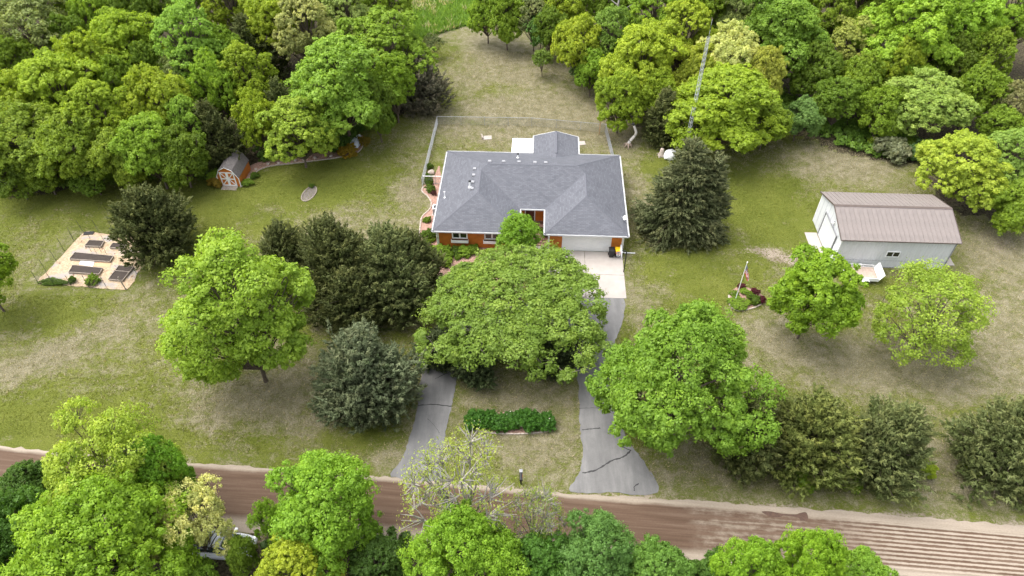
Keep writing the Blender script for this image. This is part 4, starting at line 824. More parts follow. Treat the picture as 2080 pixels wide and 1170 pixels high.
SBP = [at(*Zg(*p)) for p in SB]; rg3 = random.Random(8); M_STAKE = mat('green_steel_stake', (.05, .055, .045), .6)
for i, p in enumerate(SBP):
    h = 1.75+rg3.uniform(-.15, .15); tilt = Vector((rg3.uniform(-.1, .1), rg3.uniform(-.1, .1), h))
    link('stake', MB().tube([p-Vector((0,0,.1)), p+tilt], .055 if i == 1 else .022, 6), M_WEATHER if i == 1 else M_STAKE, gf)
nm = MB()
for a, b in list(zip(SBP, SBP[1:])):
    L = (b-a).length; n = int(L/.14)
    for i in range(n): p = a.lerp(b, i/n); nm.bar(p, p+Vector((0,0,1.1)), .0035)
    for k in range(8): nm.bar(a+Vector((0,0,.05+k*.15)), b+Vector((0,0,.05+k*.15)), .0035)
link('wire_netting', nm, M_STAKE, gf)
for (a, b), ord_ in zip((((900,470),(920,525)),((970,480),(995,545)),((1050,485),(1070,535)),((1125,500),(1145,560)),((880,285),(905,340)),((1070,300),(1100,355))), ('leftmost plant stake behind the longest raised bed', 'second plant stake from the left behind the longest raised bed', 'third plant stake from the left behind the longest raised bed', 'rightmost plant stake behind the longest raised bed', 'plant stake at the left back corner of the small square bed', 'plant stake at the right back corner of the small square bed')):
    p = at(*Zg(*b)); tag(link('plant_stake', MB().tube([(0,0,-.05),(.02,.0,.85)], .018, 5), M_STAKE, None, p), ord_, 'stake', 'plant stakes in the garden plot')
bush(*Zg(960,975), .62, .7, G_, 'leafy green plant at the front of the garden plot', 0, None, 'garden_plant', 'plant'); bush(*Zg(655,965), .4, .5, DG, 'small dark plant at the front of the garden plot', 1, None, 'garden_plant', 'plant')
bush(*Zg(390,985), 1.6, .35, DG, 'strip of dark grassy growth along the front garden fence', 1, None, 'garden_plant', 'plant', 1.0).scale.y *= .25
for o_ in C.objects:
    if o_.get('label', '').startswith('strip of dark'): o_.rotation_euler.z = R(-4)
tag(link('black_tray', MB().box(-.5,.5,-.22,.22,0,.14), M_BLACK, None, at(*Zg(885,255)), .1), 'black tray at the back corner of the garden plot', 'tray')

# ------------------------------------------------------------------ garden shed
sh = thing('garden_shed', 'small orange gambrel shed with white crossed double doors', 'shed', (-34.0, 66.85, 0), R(-4)); SW, SD = 2.5, 3.4
prof = [(0,0),(SW,0),(SW,1.35),(SW-.5,2.25),(SW/2,2.65),(.5,2.25),(0,1.35)]
mb = MB(); n = len(prof); mb.add([(x,.0,z) for x, z in prof]+[(x,SD,z) for x, z in prof], [tuple(range(n)), tuple(range(2*n-1,n-1,-1))]+[(i,n+i,n+(i+1)%n,(i+1)%n) for i in range(n)]); link('shed_wall', mb, M_SIDING, sh)
M_SHEDR = mat('shed_shingles', (.135, .12, .115), .9, .25, 5, bumps=.4, bs=25); rp = [(SW+.07,1.24),(SW-.47,2.27),(SW/2,2.69),(.47,2.27),(-.07,1.24)]
sr = None
for (a, b) in zip(rp, rp[1:]): sr = link('roof_slope', MB().sheet([(a[0],-.12,a[1]),(a[0],SD+.12,a[1]),(b[0],SD+.12,b[1]),(b[0],-.12,b[1])], (0,0,.05)), M_SHEDR, sh)
mb = MB()
for (a, b) in zip(rp, rp[1:]): mb.bar((a[0],-.14,a[1]-.01),(b[0],-.14,b[1]-.01),.04,.05)
link('rake_trim', mb, M_WHITE, sh)
for x0 in (.38, 1.255):
    dr = link('door', MB().box(x0, x0+.865, -.04, -.005, .12, 2.0), M_SIDING, sh); mb = MB(); x1 = x0+.865; t = .14
    for q in ((x0,x1,.12,.12+t),(x0,x1,2.0-t,2.0),(x0,x0+t,.12+t,2.0-t),(x1-t,x1,.12+t,2.0-t),(x0+t,x1-t,1.0,1.0+t)): mb.box(q[0],q[1],-.065,-.041,q[2],q[3])
    for z0, z1 in ((.22,1.0),(1.11,1.9)):
        (za, zb) = (z0, z1) if (x0 < 1) != (z0 > 1) else (z1, z0); mb.bar((x0+t-.03,-.053,za),(x1-t+.03,-.053,zb),.023,.10)
    link('door_trim', mb, M_WHITE, dr)
link('ramp', MB().add([(.35,-.05,.12),(2.15,-.05,.12),(2.15,-.75,.01),(.35,-.75,.01),(.35,-.05,0),(2.15,-.05,0)], [(0,3,2,1),(0,1,5,4),(0,4,3),(1,2,5)]), M_WEATHER, sh)
for x in (0, SW): link('corner_board', MB().box(x-.05,x+.05,-.03,.02,0,1.33), M_WHITE, sh)
bed('mulch_bed', [(488,380),(497,371),(515,352),(545,338),(600,331),(690,319),(728,308),(742,283),(732,276),(700,298),(640,312),(560,320),(512,335),(500,350)], M_MULCH, .02)
edging('bed_edging', [(488,381),(499,373),(516,353),(545,339),(600,332),(690,320),(728,309),(742,284)], 'curved stone edging along the bed between shed and overturned boat')
for (px, py, r), ord_ in zip(((520,345,.2),(545,334,.22),(566,332,.2),(600,327,.24),(617,326,.22),(640,322,.24),(672,318,.22)), ('first', 'second', 'third', 'fourth', 'fifth', 'sixth', 'seventh')): rock('border_rock', px, py, r, ord_+' pale rock along the stone-edged bed, counted from the shed', M_STONE, .7, 'rocks in the wood-edge bed')
bush(709,313,1.1,.9,(.26,.18,.015),'golden shrub at the tip of the wood-edge bed, below the boat',0); bush(741,291,.8,.7,(.21,.16,.02),'smaller olive-gold shrub right of the boat',1); bush(440,377,.75,.9,(.24,.17,.02),'golden shrub at the left front corner of the shed',0); bush(442,366,.9,1.2,LG,'light green shrub behind the golden one beside the shed',0)
bush(503,375,.7,.5,G_,'low green plant at the right front corner of the shed',1); bush(517,360,.5,.5,DG,'dark plant along the right shed wall',1)
# overturned boat
bt = thing('overturned_boat', 'pale overturned rowboat lying at the wood edge', 'boat', at(722,293), R(-12)); V = []; F = []; nS, nR = 13, 9
for i in range(nS):
    t = i/(nS-1); y = (t-.5)*3.4; w_ = .62*(1-abs(2*t-1)**2.6)**.6+.02; h = .5*(.75+.25*(1-abs(2*t-1)**2))
    for j in range(nR): a = PI*j/(nR-1); V.append((w_*math.cos(a), y, .05+h*math.sin(a)**.6))
for i in range(nS-1):
    for j in range(nR-1): k = i*nR+j; F.append((k,k+1,k+nR+1,k+nR))
hull = MB().add(V, F).mesh('hull', True); link('hull', hull, mat('boat_grey', (.50, .54, .58), .5, .12, 2), bt); link('keel', MB().tube([(0,(t-.5)*3.3,.56+.02*(1-abs(2*t-1))) for t in np.linspace(.08,.92,9)], .03, 5), M_GALV, bt)
# oval stone bed in the lawn
ob = [(math.cos(a)*.72, math.sin(a)*1.42) for a in np.linspace(0, 2*PI, 28, endpoint=False)]; oc = at(628, 394)
so = struct('gravel_oval', MB().prism(ob, -.02, .025), mat('grey_gravel', (.17, .148, .125), .95, .35, 4, bumps=.7, bs=25)); so.location = (oc.x, oc.y, 0); so.rotation_euler.z = R(-12)
mb = MB(); 
for i in range(28):
    a = Vector((*ob[i], .05)); b = Vector((*ob[(i+1) % 28], .05)); mb.bar(a.lerp(b, .05), a.lerp(b, .95), .09, .10)
e = tag(link('oval_edging', mb, M_WEATHER, None, (oc.x, oc.y, 0), R(-12)), 'oval ring of edging stones in the lawn right of the shed', 'edging'); bush(633, 380, .35, .35, DG, 'tiny dark plant inside the oval stone ring', 1)

# ------------------------------------------------------------------ antenna tower, snag, stump
tw = thing('antenna_tower', 'tall thin lattice antenna tower rising behind the spruce', 'tower', at(1387, 332)); TH_ = 16.0
tp = lambda k, z: Vector((.26*(1-z/TH_*.35)*math.cos(2*PI*k/3+.4), .26*(1-z/TH_*.35)*math.sin(2*PI*k/3+.4), z)); M_TOWER = mat('tower_steel', (.50, .52, .54), .4, .1, 2, metal=.3)
for k in range(3): link('leg', MB().tube([tp(k, 0), tp(k, TH_)], .028, 5), M_TOWER, tw)
mb = MB(); z = .3; j = 0
while z < TH_-.6:
    for k in range(3): mb.tube([tp(k, z), tp((k+1) % 3, z+.3)], .013, 3, False); mb.tube([tp((k+1) % 3, z+.3), tp(k, z+.6)], .013, 3, False); mb.tube([tp(k, z), tp((k+1) % 3, z)], .011, 3, False)
    z += .6
link('bracing', mb, M_TOWER, tw); link('mast', MB().tube([(0,0,TH_-.8),(0,0,TH_+1.9)], .022, 5), M_TOWER, tw); link('base', MB().box(-.6,.6,-.6,.6,-.1,.15), M_CONC, tw)
link('top_antenna', MB().tube([(0,0,TH_+.8),(0,0,TH_+1.3)], .06, 6), M_BLACK, tw)
sn = thing('dead_snag', 'curved whitish dead trunk with gnarled roots behind the house', 'dead tree', at(1276, 297)); pts = smooth_line([(0,0,.1),(.1,0,.7),(.55,.05,1.35),(.75,0,1.9),(.55,0,2.5),(.35,0,3.0)], 4)
link('trunk', MB().tube(pts, list(np.linspace(.22,.13,len(pts))), 8).mesh('trunk', True), mat('bleached_wood', (.60, .56, .52), .8, .15, 3, bumps=.3), sn); link('charred_tip', MB().tube([(.36,0,2.98),(.26,0,3.18),(.05,.05,3.2)], [.14,.16,.06], 7), M_BLACK, sn)
for k, (a, l) in enumerate(((.3,.6),(1.5,.5),(2.6,.7),(3.7,.65),(4.6,.75),(5.5,.6))):
    link('root', MB().tube([(0,0,.45),(math.cos(a)*l*.5,math.sin(a)*l*.5,.3+.1*(k%2)),(math.cos(a)*l,math.sin(a)*l,-.02)], [.15,.11,.05], 6).mesh('root', True), mat('root_wood', (.35, .27, .21), .9, .3, 4), sn)
st = thing('tree_stump', 'tall pale stump beside the whitish boulder', 'stump', at(1343, 316)); link('stump', MB().lathe([(.5,-.05),(.36,.15),(.27,.5),(.24,.95),(.20,1.0),(.02,1.0)], 10).mesh('stump', True), mat('stump_wood', (.45, .38, .32), .9, .25, 4, bumps=.5), st)
for a in (.5, 2.3, 4.1): link('root', MB().tube([(0,0,.2),(math.cos(a)*.65,math.sin(a)*.65,-.02)], [.18,.07], 6), M_WEATHER, st)

# woods list: crown centre in the photo, crown radius, height, leaf colour, label
WOODS = [
 (55,285,88,9.5,OLV,'olive green tree at the left picture edge, front row of the woods',dict(k=1)), (10,215,80,11,YG,'yellow-green crown cut by the left picture edge above the olive tree',dict(k=0)),
 (150,300,75,9,G_,'mid green tree second along the front edge of the left woods',dict(k=3)), (120,190,82,11.5,Y,'yellow crown above the mid green tree in the left woods',dict(k=2)), (205,235,72,10.5,YG,'yellow-green crown left of centre in the left woods',dict(k=4)),
 (238,318,58,7.5,OLV,'low olive tree at the left woods edge above the garden plot cedar',dict(k=5)), (318,210,66,11,Y,'golden-green crown in the middle of the left woods',dict(k=1)), (305,300,66,9,LG,'bright green tree on the front edge left of the shed',dict(k=0)),
 (362,312,60,7.5,DG,'dark green bushy tree directly left of the shed',dict(k=5)), (428,262,52,8.5,CED,'dark olive cedar standing right behind the shed',dict(k=0,con_=True)), (435,180,52,10.5,LG,'light green crown above the cedar behind the shed',dict(k=3)),
 (500,160,62,11,YG,'yellow-green crown left of the big dense maple',dict(k=4)), (520,238,46,8.5,YG,'yellow-green tree hanging over the shed roof from the right',dict(k=1)), (602,258,70,9,(0.266,0.366,0.046),'pale yellow-green tree in front of the big dense maple',dict(k=6)),
 (690,168,102,13,(0.180,0.300,0.039),'big dense round maple at the right end of the left woods',dict(k=2)), (570,215,40,8.5,CED,'dark cedar between two pale trees left of the maple',dict(k=1,con_=True)), (785,95,92,12,LG,'fresh green tree behind the big dense maple beside the meadow',dict(k=6)),
 (855,160,56,7,(.12,.115,.075),'grey-brown cedar at the right tip of the left woods',dict(k=2,con_=True)), (622,62,66,12,PC,'creamy white-green tree behind the maple',dict(k=4)), (560,35,72,12,Y,'golden crown at the top edge left of the creamy tree',dict(k=1)), (505,85,58,9,CED,'dark cedar below the golden top-edge crown',dict(k=0,con_=True)),
 (390,85,76,13,(0.230,0.381,0.058),'tall light green poplar with pale stems in the left woods',dict(k=6,bark=M_PALEBARK)), (255,95,74,11.5,YG,'yellow-green crown left of the tall poplar',dict(k=2)), (175,140,66,11,YG,'yellow-green crown below the grey sparse tree',dict(k=0)), (52,55,92,12,GR,'greyish sparse tree at the top left corner',dict(proto=SPARSE)),
 (200,38,48,10.5,LG,'small fresh green crown at the top left, right of the grey tree',dict(k=3)), (275,25,56,10,DG,'dark green crown at the top edge left of the poplar',dict(k=5)), (135,85,48,9,DG,'dark green crown between the grey tree and the yellow ones',dict(k=1)), (470,15,58,11.5,YG,'yellow-green crown at the top edge right of the poplar',dict(k=4)),
 (368,150,42,8,GR,'pale greyish tree top in the middle of the left woods',dict(proto=SPARSE)), (28,135,52,9,G_,'green crown at the left edge below the grey sparse tree',dict(k=5)), (705,25,56,11.5,(0.302,0.366,0.117),'pale green crown at the top edge above the maple',dict(k=6)), (300,140,45,8.5,DG,'dark green crown in the shadowed gap of the left woods',dict(k=3)),
 (455,110,46,9,G_,'green crown right of the poplar in the left woods',dict(k=0)), (250,175,50,9.5,G_,'green crown between yellow crowns at the left',dict(k=5)), (385,255,46,9,(0.187,0.300,0.039),'light green tree top above the dark bushy tree by the shed',dict(k=4)), (85,345,50,5.5,G_,'low green tree at the lawn edge far left',dict(k=5)), (645,250,40,7.5,G_,'green lower tree between pale tree and boat',dict(k=3)), (765,218,40,8,DG,'dark green tree at the right foot of the big maple',dict(k=5)),
 (800,170,48,9,G_,'green tree between the maple and the grey-brown cedar',dict(k=0)), (775,-5,60,11,LG,'light green crown at the top edge left of the meadow',dict(k=3)), (150,-25,80,12,G_,'green crown above the top edge at far left',dict(k=1)), (360,-25,70,12,DG,'dark crown above the top edge behind the poplar',dict(k=0)), (640,-30,80,12,G_,'green crown above the top edge behind the creamy tree',dict(k=2)), (20,345,52,6.5,DG,'dark low tree at the left edge by the lawn',dict(k=3)), (185,355,42,4.5,DG,'dark low bushy tree at the lawn edge left of the low olive tree',dict(k=5)),
 (990,15,40,9,LG,'light green crown at the meadow corner, top centre',dict(k=3)), (1030,32,42,8.5,G_,'green tree right of the meadow corner',dict(k=5)), (1085,38,36,8,(0.230,0.244,0.130),'greyish pink-tinged tree at the top centre',dict(k=4)), (1118,62,38,8,DG,'dark green tree behind the young upright tree',dict(k=0)), (1178,92,50,9.5,Y,'golden tree right of the young upright tree',dict(k=1)),
 (1150,15,52,10.5,YG,'yellow-green crown at the top edge above the golden tree',dict(k=2)), (1240,75,50,10.5,(0.173,0.300,0.052),'green tree round the pale dead trunk at the top centre',dict(k=6)), (1202,140,36,6.5,G_,'dense green tree in front of the dead trunk',dict(k=5)), (1262,200,52,8,YG,'yellow-green tree at the clearing edge left of the antenna',dict(k=3)),
 (1305,125,74,11.5,Y,'large golden tree left of the antenna',dict(k=2)), (1390,75,76,12,Y,'golden crown at the upper left of the antenna top',dict(k=4)), (1480,125,74,11.5,PC,'creamy pale blossom tree behind the antenna top',dict(k=1)), (1478,215,104,10.5,YG,'big round yellow-green tree right behind the antenna',dict(k=2)), (1550,165,52,10.5,(0.346,0.374,0.065),'yellow tree at the right shoulder of the creamy one',dict(k=0)),
 (1350,225,46,7,CED,'dark cedar left of the antenna foot',dict(k=1,con_=True)), (1330,25,62,11.5,LG,'light green crown at the top edge above the large golden tree',dict(k=6)), (1425,15,64,12,G_,'green crown at the top edge above the antenna',dict(k=0)), (1500,40,50,11,GR,'grey-green crown above the creamy tree',dict(k=3)), (1580,62,90,13,(0.151,0.293,0.036),'large rounded green tree at the top, left of the olive tree',dict(k=2)),
 (1690,40,50,11,G_,'green crown at the top edge right of the large rounded tree',dict(k=4)), (1735,92,58,9.5,(0.274,0.300,0.078),'olive-tan tree in the right woods',dict(k=6)), (1850,60,92,14,(0.223,0.366,0.033),'huge light green oak with pale limbs in the right woods',dict(k=2,bark=M_PALEBARK)), (1960,50,80,13.5,(0.223,0.366,0.033),'right half of the huge light green crown at the top right',dict(k=0,bark=M_PALEBARK)), (2060,35,66,12,LG,'light green crown in the top right corner',dict(k=4)),
 (1655,140,52,8.5,DG,'dark green tree below the large rounded one',dict(k=5)), (1745,165,52,8,G_,'mid green tree below the olive-tan tree',dict(k=3)), (1705,205,50,7,DG,'dark green tree above the blue-green small tree',dict(k=0)), (1880,205,84,8.5,(0.266,0.350,0.078),'wide pale green tree at the front of the right woods',dict(k=1)), (1795,225,50,7,G_,'green tree left of the wide pale one',dict(k=5)), (1985,190,56,8.5,G_,'green tree right of the wide pale one',dict(k=3)), (2060,215,44,8,BR_,'brownish tree at the right picture edge',dict(proto=SPARSE)), (1825,135,46,9,YG,'yellow-green lower crown under the huge oak limbs',dict(k=3)),
 (1627,238,40,5.5,BG,'small blue-green tree standing out on the lawn edge',dict(k=5)), (1955,345,84,8.5,(0.266,0.334,0.039),'round yellow-green tree behind the barn right end',dict(k=1)), (2055,320,62,8.5,(0.230,0.357,0.078),'light green tree at the right edge beside the round yellow-green one',dict(k=6)), (2060,410,60,6,G_,'green tree at the right edge below the light green one',dict(k=5)), (2010,120,52,10,G_,'green crown under the right end of the huge light crown',dict(k=4)), (1935,120,50,9,DG,'dark crown in the gap beneath the huge oak',dict(k=0)),
 (1600,-15,70,12,G_,'green crown above the top edge behind the rounded tree',dict(k=1)), (1760,-10,70,12,DG,'dark crown above the top edge left of the huge oak',dict(k=3)), (1240,0,55,11,G_,'green crown at the top edge behind the dead trunk',dict(k=0)), (2035,260,45,6,G_,'green tree between brownish and light green ones at the right edge',dict(k=0)),
 (1420,150,50,9.5,(0.317,0.357,0.039),'golden crown left of the antenna middle',dict(k=5)), (1330,190,48,7.5,YG,'yellow-green lower tree beneath the large golden one',dict(k=0)), (1560,245,46,6.5,G_,'green low tree at the right foot of the big round tree',dict(k=3)),
]

# ------------------------------------------------------------------ flag bed, trailer, mailbox, hedge, car, wire fence
bed('mulch_bed', [(1480,600),(1483,622),(1498,630),(1520,628),(1545,618),(1551,606),(1540,594),(1515,584),(1492,586)], M_MULCH, .03)
edging('bed_edging', [(1480,600),(1483,622),(1498,631),(1520,629),(1545,619),(1551,606)], 'stone edging round the front of the flagpole bed')
bush(1502,620,1.0,.4,G_,'wide bright green ground cover mound at the flagpole foot',1,None,'ground_cover','plant',1.0); bush(1491,599,.45,.4,G_,'small green mound left of the flagpole',1); bush(1511,595,.45,.4,LG,'small light green mound right of the flagpole',1); bush(1531,613,.55,.7,DG,'dark green shrub in the flagpole bed',0); bush(1523,603,.35,.45,G_,'green shrub touching the dark one in the flagpole bed',1)
RED = (.09, .018, .024)
bush(1545,613,.4,.55,RED,'dark red shrub at the right tip of the flagpole bed',0); bush(1533,596,.42,.45,RED,'dark red shrub at the back right of the flagpole bed',0); bush(1505,585,.38,.42,RED,'dark red shrub behind the flagpole',0)
fl = thing('flagpole', 'slim white flagpole in the round mulch bed', 'flagpole', at(1493, 611)); link('pole', MB().tube([(0,0,0),(0,0,5.1)], [.045,.03], 8), M_WHITE, fl); link('finial', MB().lathe([(.02,5.08),(.06,5.13),(.06,5.18),(.01,5.24)], 10), M_WHITE, fl)
link('base_sleeve', MB().lathe([(.09,0),(.09,.12),(.05,.14)], 10), M_GALV, fl)
def flag():
    nx, nz = 22, 26; V = []; F = []; UV = []            # limp cloth: the fly hangs down in folds beside the hoist
    for i in range(nx+1):
        for j in range(nz+1):
            s = i/nx; t = j/nz                          # s along fly, t up the hoist
            fold = .09*math.sin(s*9+t*2.2)*(.25+s); out = .04+.66*s**.8*(.75+.25*math.sin(t*5)); drop = 1.0*s**1.25
            V.append((out*.9+.03*math.sin(t*13), fold+.03*math.sin(t*9+s*5), 3.72+t*1.05-drop*(.85+.15*t))); UV.append((s, t))
    for i in range(nx):
        for j in range(nz): k = i*(nz+1)+j; F.append((k, k+nz+1, k+nz+2, k+1))
    me = bpy.data.meshes.new('flag'); me.from_pydata(V, [], F); uv = me.uv_layers.new(name='UVMap')
    for l in me.loops: uv.data[l.index].uv = UV[l.vertex_index]
    me.polygons.foreach_set('use_smooth', [True]*len(me.polygons))
    m, nt, b = new_mat('flag_cloth'); u = nt.nodes.new('ShaderNodeUVMap').outputs[0]; s = nt.nodes.new('ShaderNodeSeparateXYZ'); nt.links.new(u, s.inputs[0])
    st_ = math_(nt, 'MODULO', math_(nt, 'FLOOR', math_(nt, 'MULTIPLY', s.outputs[1], 13)), 2); c = mix(nt, st_, (.62, .018, .03), (.75, .75, .75))
    can = math_(nt, 'MULTIPLY', math_(nt, 'LESS_THAN', s.outputs[0], .4), math_(nt, 'GREATER_THAN', s.outputs[1], .4615))
    vo = nt.nodes.new('ShaderNodeTexVoronoi'); vo.inputs['Scale'].default_value = 1; vo.inputs['Randomness'].default_value = 0; nt.links.new(scaled(nt, u, (15, 13, 1)), vo.inputs['Vector'])
    blue = mix(nt, math_(nt, 'LESS_THAN', vo.outputs['Distance'], .26), (.02, .03, .12), (.75, .75, .75)); c = mix(nt, can, c, blue); nt.links.new(c, b.inputs['Base Color']); b.inputs['Roughness'].default_value = .8
    p = at(1493, 611); return tag(link('flag', me, m, None, (p.x, p.y, 0), R(-20)), 'limp red, white and blue striped flag hanging from the flagpole', 'flag')
flag()
# trailer
tr_ = thing('utility_trailer', 'white flatbed utility trailer with raised tailgate beside the barn', 'trailer', (35.05, 51.6, 0), R(-5))
tb = link('deck', MB().box(-1.55,1.55,-.95,.95,.50,.54), M_WEATHER, tr_)
M_TPLANK = mat('trailer_planks', (.42, .33, .27), .85, .2, 4)
for k in range(9): link('deck_plank', MB().box(-1.53,1.53,-.94+k*.21,-.94+k*.21+.195,.541,.57), M_TPLANK, tb)
for y in (-1.0, 1.0):
    s_ = link('side_rail', MB().box(-1.6,1.6,min(y,y*.95),max(y,y*.95),.42,.80) if y < 0 else MB().box(-1.6,1.6,.95,1.0,.42,.58).box(-1.6,1.6,.95,1.0,.78,.86).box(-1.6,-1.52,.95,1.0,.58,.78).box(.3,.4,.95,1.0,.58,.78).box(1.5,1.6,.95,1.0,.58,.78), M_WHITE, tr_)
    wh = link('wheel', MB().tube([(.35,y*1.03,.30),(.35,y*1.03+(.2 if y > 0 else -.2),.30)], .30, 20), M_BLACK, tr_); yy = y*1.03+(.205 if y > 0 else -.205)
    link('rim', MB().tube([(.35,y*1.05,.30),(.35,yy,.30)], .15, 14), M_GALV, wh)
    V = []; y0, y1 = sorted((y*1.02, y*1.02+math.copysign(.26, y)))
    for a in np.linspace(.15, PI-.15, 9): V += [(.35+.42*math.cos(a), y0, .30+.40*math.sin(a)), (.35+.42*math.cos(a), y1, .30+.40*math.sin(a))]
    link('mudguard', MB().add(V, [(2*i,2*i+1,2*i+3,2*i+2) for i in range(8)]), M_WHITE, tr_)
gt = link('tailgate', MB().bar((1.62,0,.52),(1.98,0,1.28),1.95,.04,(1,0,0)), M_WHITE, tr_)
link('tongue', MB().bar((-1.55,0,.47),(-2.7,0,.45),.1), M_WHITE, tr_); link('jack', MB().tube([(-2.4,.1,.0),(-2.4,.1,.8)], .04, 6), M_GALV, tr_); link('front_rail', MB().box(-1.62,-1.56,-1.0,1.0,.42,.85), M_WHITE, tr_)
# mailbox
mx = thing('mailbox', 'black mailbox on a post at the road edge', 'mailbox', at(1058, 984), 0); link('post', MB().box(-.06,.06,.0,.12,-.1,1.05), M_BLACK, mx)
V = []; pr = [(.115*math.cos(a), .12+.115*math.sin(a)) for a in np.linspace(0, PI, 9)]+[(-.115,0),(.115,0)]
n = len(pr); mb = MB().add([(x,-.32,1.06+z) for x, z in pr]+[(x,.32,1.06+z) for x, z in pr], [tuple(range(n)), tuple(range(2*n-1,n-1,-1))]+[(i,n+i,n+(i+1)%n,(i+1)%n) for i in range(n)]); link('box', mb, M_BLACK, mx)
link('door', MB().box(-.11,.11,-.345,-.325,1.07,1.28), M_BLACK, mx); link('newspaper_box', MB().box(-.13,.13,.34,.62,1.06,1.24), M_VENT, mx); link('crossarm', MB().box(-.05,.05,-.3,.6,1.0,1.055), M_BLACK, mx); link('signal_flag', MB().box(.12,.135,-.1,.1,1.2,1.3), mat('red_flag', (.4,.03,.03), .5), mx)
# hedge in the drive island
bed('mulch_bed', [(957,858),(965,872),(990,878),(1037,881),(1090,879),(1112,874),(1122,860),(1118,845),(1037,838),(960,842)], M_MULCH, .03)
edging('bed_edging', [(953,858),(961,872),(985,879),(1037,882),(1090,880),(1114,875),(1124,862)], 'curved tan edging below the hedge in the driveway island', M_STONE, .12, .12)
hd = thing('hedge', 'low bright green clipped hedge in the driveway island', 'hedge', at(1037, 862)); hm = decid(140, 1., 1.15, 0., 12, .42, 16, 30, .15, .03, low=-.1, twig=.3)
hm[0].materials.append(M_LEAF); hm[1].materials.append(M_BARK)
for k in range(7):
    x = -2.9+k*.97; a = link('foliage', hm[0], None, hd, (x, .12*math.sin(k*2.1), 0), k*1.3); a.scale = (.82,.78,.9+.12*math.sin(k*1.7)); a.color = (.055,.15,.016,1); b = link('stem', hm[1], None, hd, (x, 0, 0)); b.scale = (.8,.8,.85)
rgf = np.random.default_rng(6); n = 45; P = np.stack([rgf.uniform(-3.3,3.3,n), rgf.uniform(-.7,.6,n), rgf.uniform(.7,1.05,n)], 1); fm = leaf_mesh('blossom', P, unit(rgf.normal(size=(n,3))+np.array([0,0,1])), np.full(n,.11), rgf.random(n), 1.1); fm.materials.append(M_LEAF); link('blossom', fm, None, hd).color = (.6,.55,.5,1)
# parked car under the trees
car = thing('parked_car', 'white car parked under the roadside trees', 'car', (-20.95, 23.1, 0), R(-4)); M_CARW = mat('car_white', (.72, .74, .77), .22, .03, 1, spec=.6); M_CGL = mat('car_glass', (.03, .05, .045), .05, .1, 1, spec=.9)
def loft(secs, name):                               # secs: x, half width bottom, half width top, z0, z1 -> rounded cross sections
    V = []; F = []; n = 10
    for x, wb, wt, z0, z1 in secs:
        V += [(x,-wb,z0),(x,-wb*1.02,z0+(z1-z0)*.45),(x,-wt-.02,z0+(z1-z0)*.82),(x,-wt*.86,z1-.02),(x,-wt*.4,z1),(x,wt*.4,z1),(x,wt*.86,z1-.02),(x,wt+.02,z0+(z1-z0)*.82),(x,wb*1.02,z0+(z1-z0)*.45),(x,wb,z0)]
    for i in range(len(secs)-1):
        for j in range(n): k = i*n; F.append((k+j, k+(j+1)%n, k+n+(j+1)%n, k+n+j))
    F += [tuple(range(n-1,-1,-1)), tuple(range((len(secs)-1)*n, len(secs)*n))]; return MB().add(V, F).mesh(name, True)
link('body', loft([(-2.32,.72,.70,.42,.92),(-2.25,.86,.80,.32,1.02),(-1.4,.91,.86,.25,1.06),(0,.92,.87,.25,1.05),(1.0,.92,.86,.25,1.04),(1.7,.90,.80,.27,.98),(2.2,.80,.66,.33,.86),(2.36,.66,.52,.40,.72)], 'body'), M_CARW, car)
link('cabin_glass', loft([(-2.12,.74,.62,.98,1.10),(-1.75,.80,.66,1.0,1.60),(-.6,.82,.68,1.0,1.66),(.35,.82,.66,1.0,1.60),(1.22,.74,.62,.98,1.07)], 'cabin_glass'), M_CGL, car)
link('roof', loft([(-1.82,.60,.58,1.56,1.60),(-1.6,.64,.62,1.58,1.66),(-.6,.66,.64,1.62,1.715),(.15,.65,.62,1.60,1.68),(.34,.62,.58,1.56,1.62)], 'roof'), M_CARW, car)
for y in (-1, 1):
    link('roof_pillar', MB().bar((.30,y*.60,1.60),(1.18,y*.70,1.06),.07,.05), M_CARW, car); link('roof_pillar', MB().bar((-1.75,y*.60,1.60),(-2.1,y*.70,1.08),.08,.06), M_CARW, car); link('mirror', MB().box(.72,.92,min(y*.90,y*1.12),max(y*.90,y*1.12),1.02,1.17), M_CARW, car); link('headlight', MB().box(2.08,2.3,min(y*.5,y*.74),max(y*.5,y*.74),.66,.80), M_GALV, car)
    link('door_pillar', MB().bar((-.55,y*.70,1.63),(-.55,y*.84,1.0),.08,.04), M_CARW, car)
    for x in (-1.42, 1.38): wh = link('wheel', MB().tube([(x,y*.72,.33),(x,y*.94,.33)], .33, 20), M_BLACK, car); link('rim', MB().tube([(x,y*.93,.33),(x,y*.955,.33)], .2, 14), M_GALV, wh)
# sagging wire fence right of the barn trees and a road post
wf_ = thing('wire_fence', 'short run of thin posts and wire below the trailer', 'fence'); FP_ = [at(1708,612), at(1751,612), at(1793,611), at(1850,613)]
for p in FP_: link('post', MB().tube([p, p+Vector((.06,.0,1.0))], .03, 5), M_STAKE, wf_)
mb = MB()
for a, b in zip(FP_, FP_[1:]):
    for z in (.3, .6, .9): mb.bar(a+Vector((0,0,z)), b+Vector((0,0,z)), .006)
link('wire', mb, M_STAKE, wf_)
tag(link('rotten_post', MB().tube([(0,0,-.1),(.03,.02,.7),(-.02,.04,1.25)], [.1,.09,.05], 7), M_BARK, None, at(824,1128)), 'dark weathered post standing at the road edge between the roadside trees', 'post')

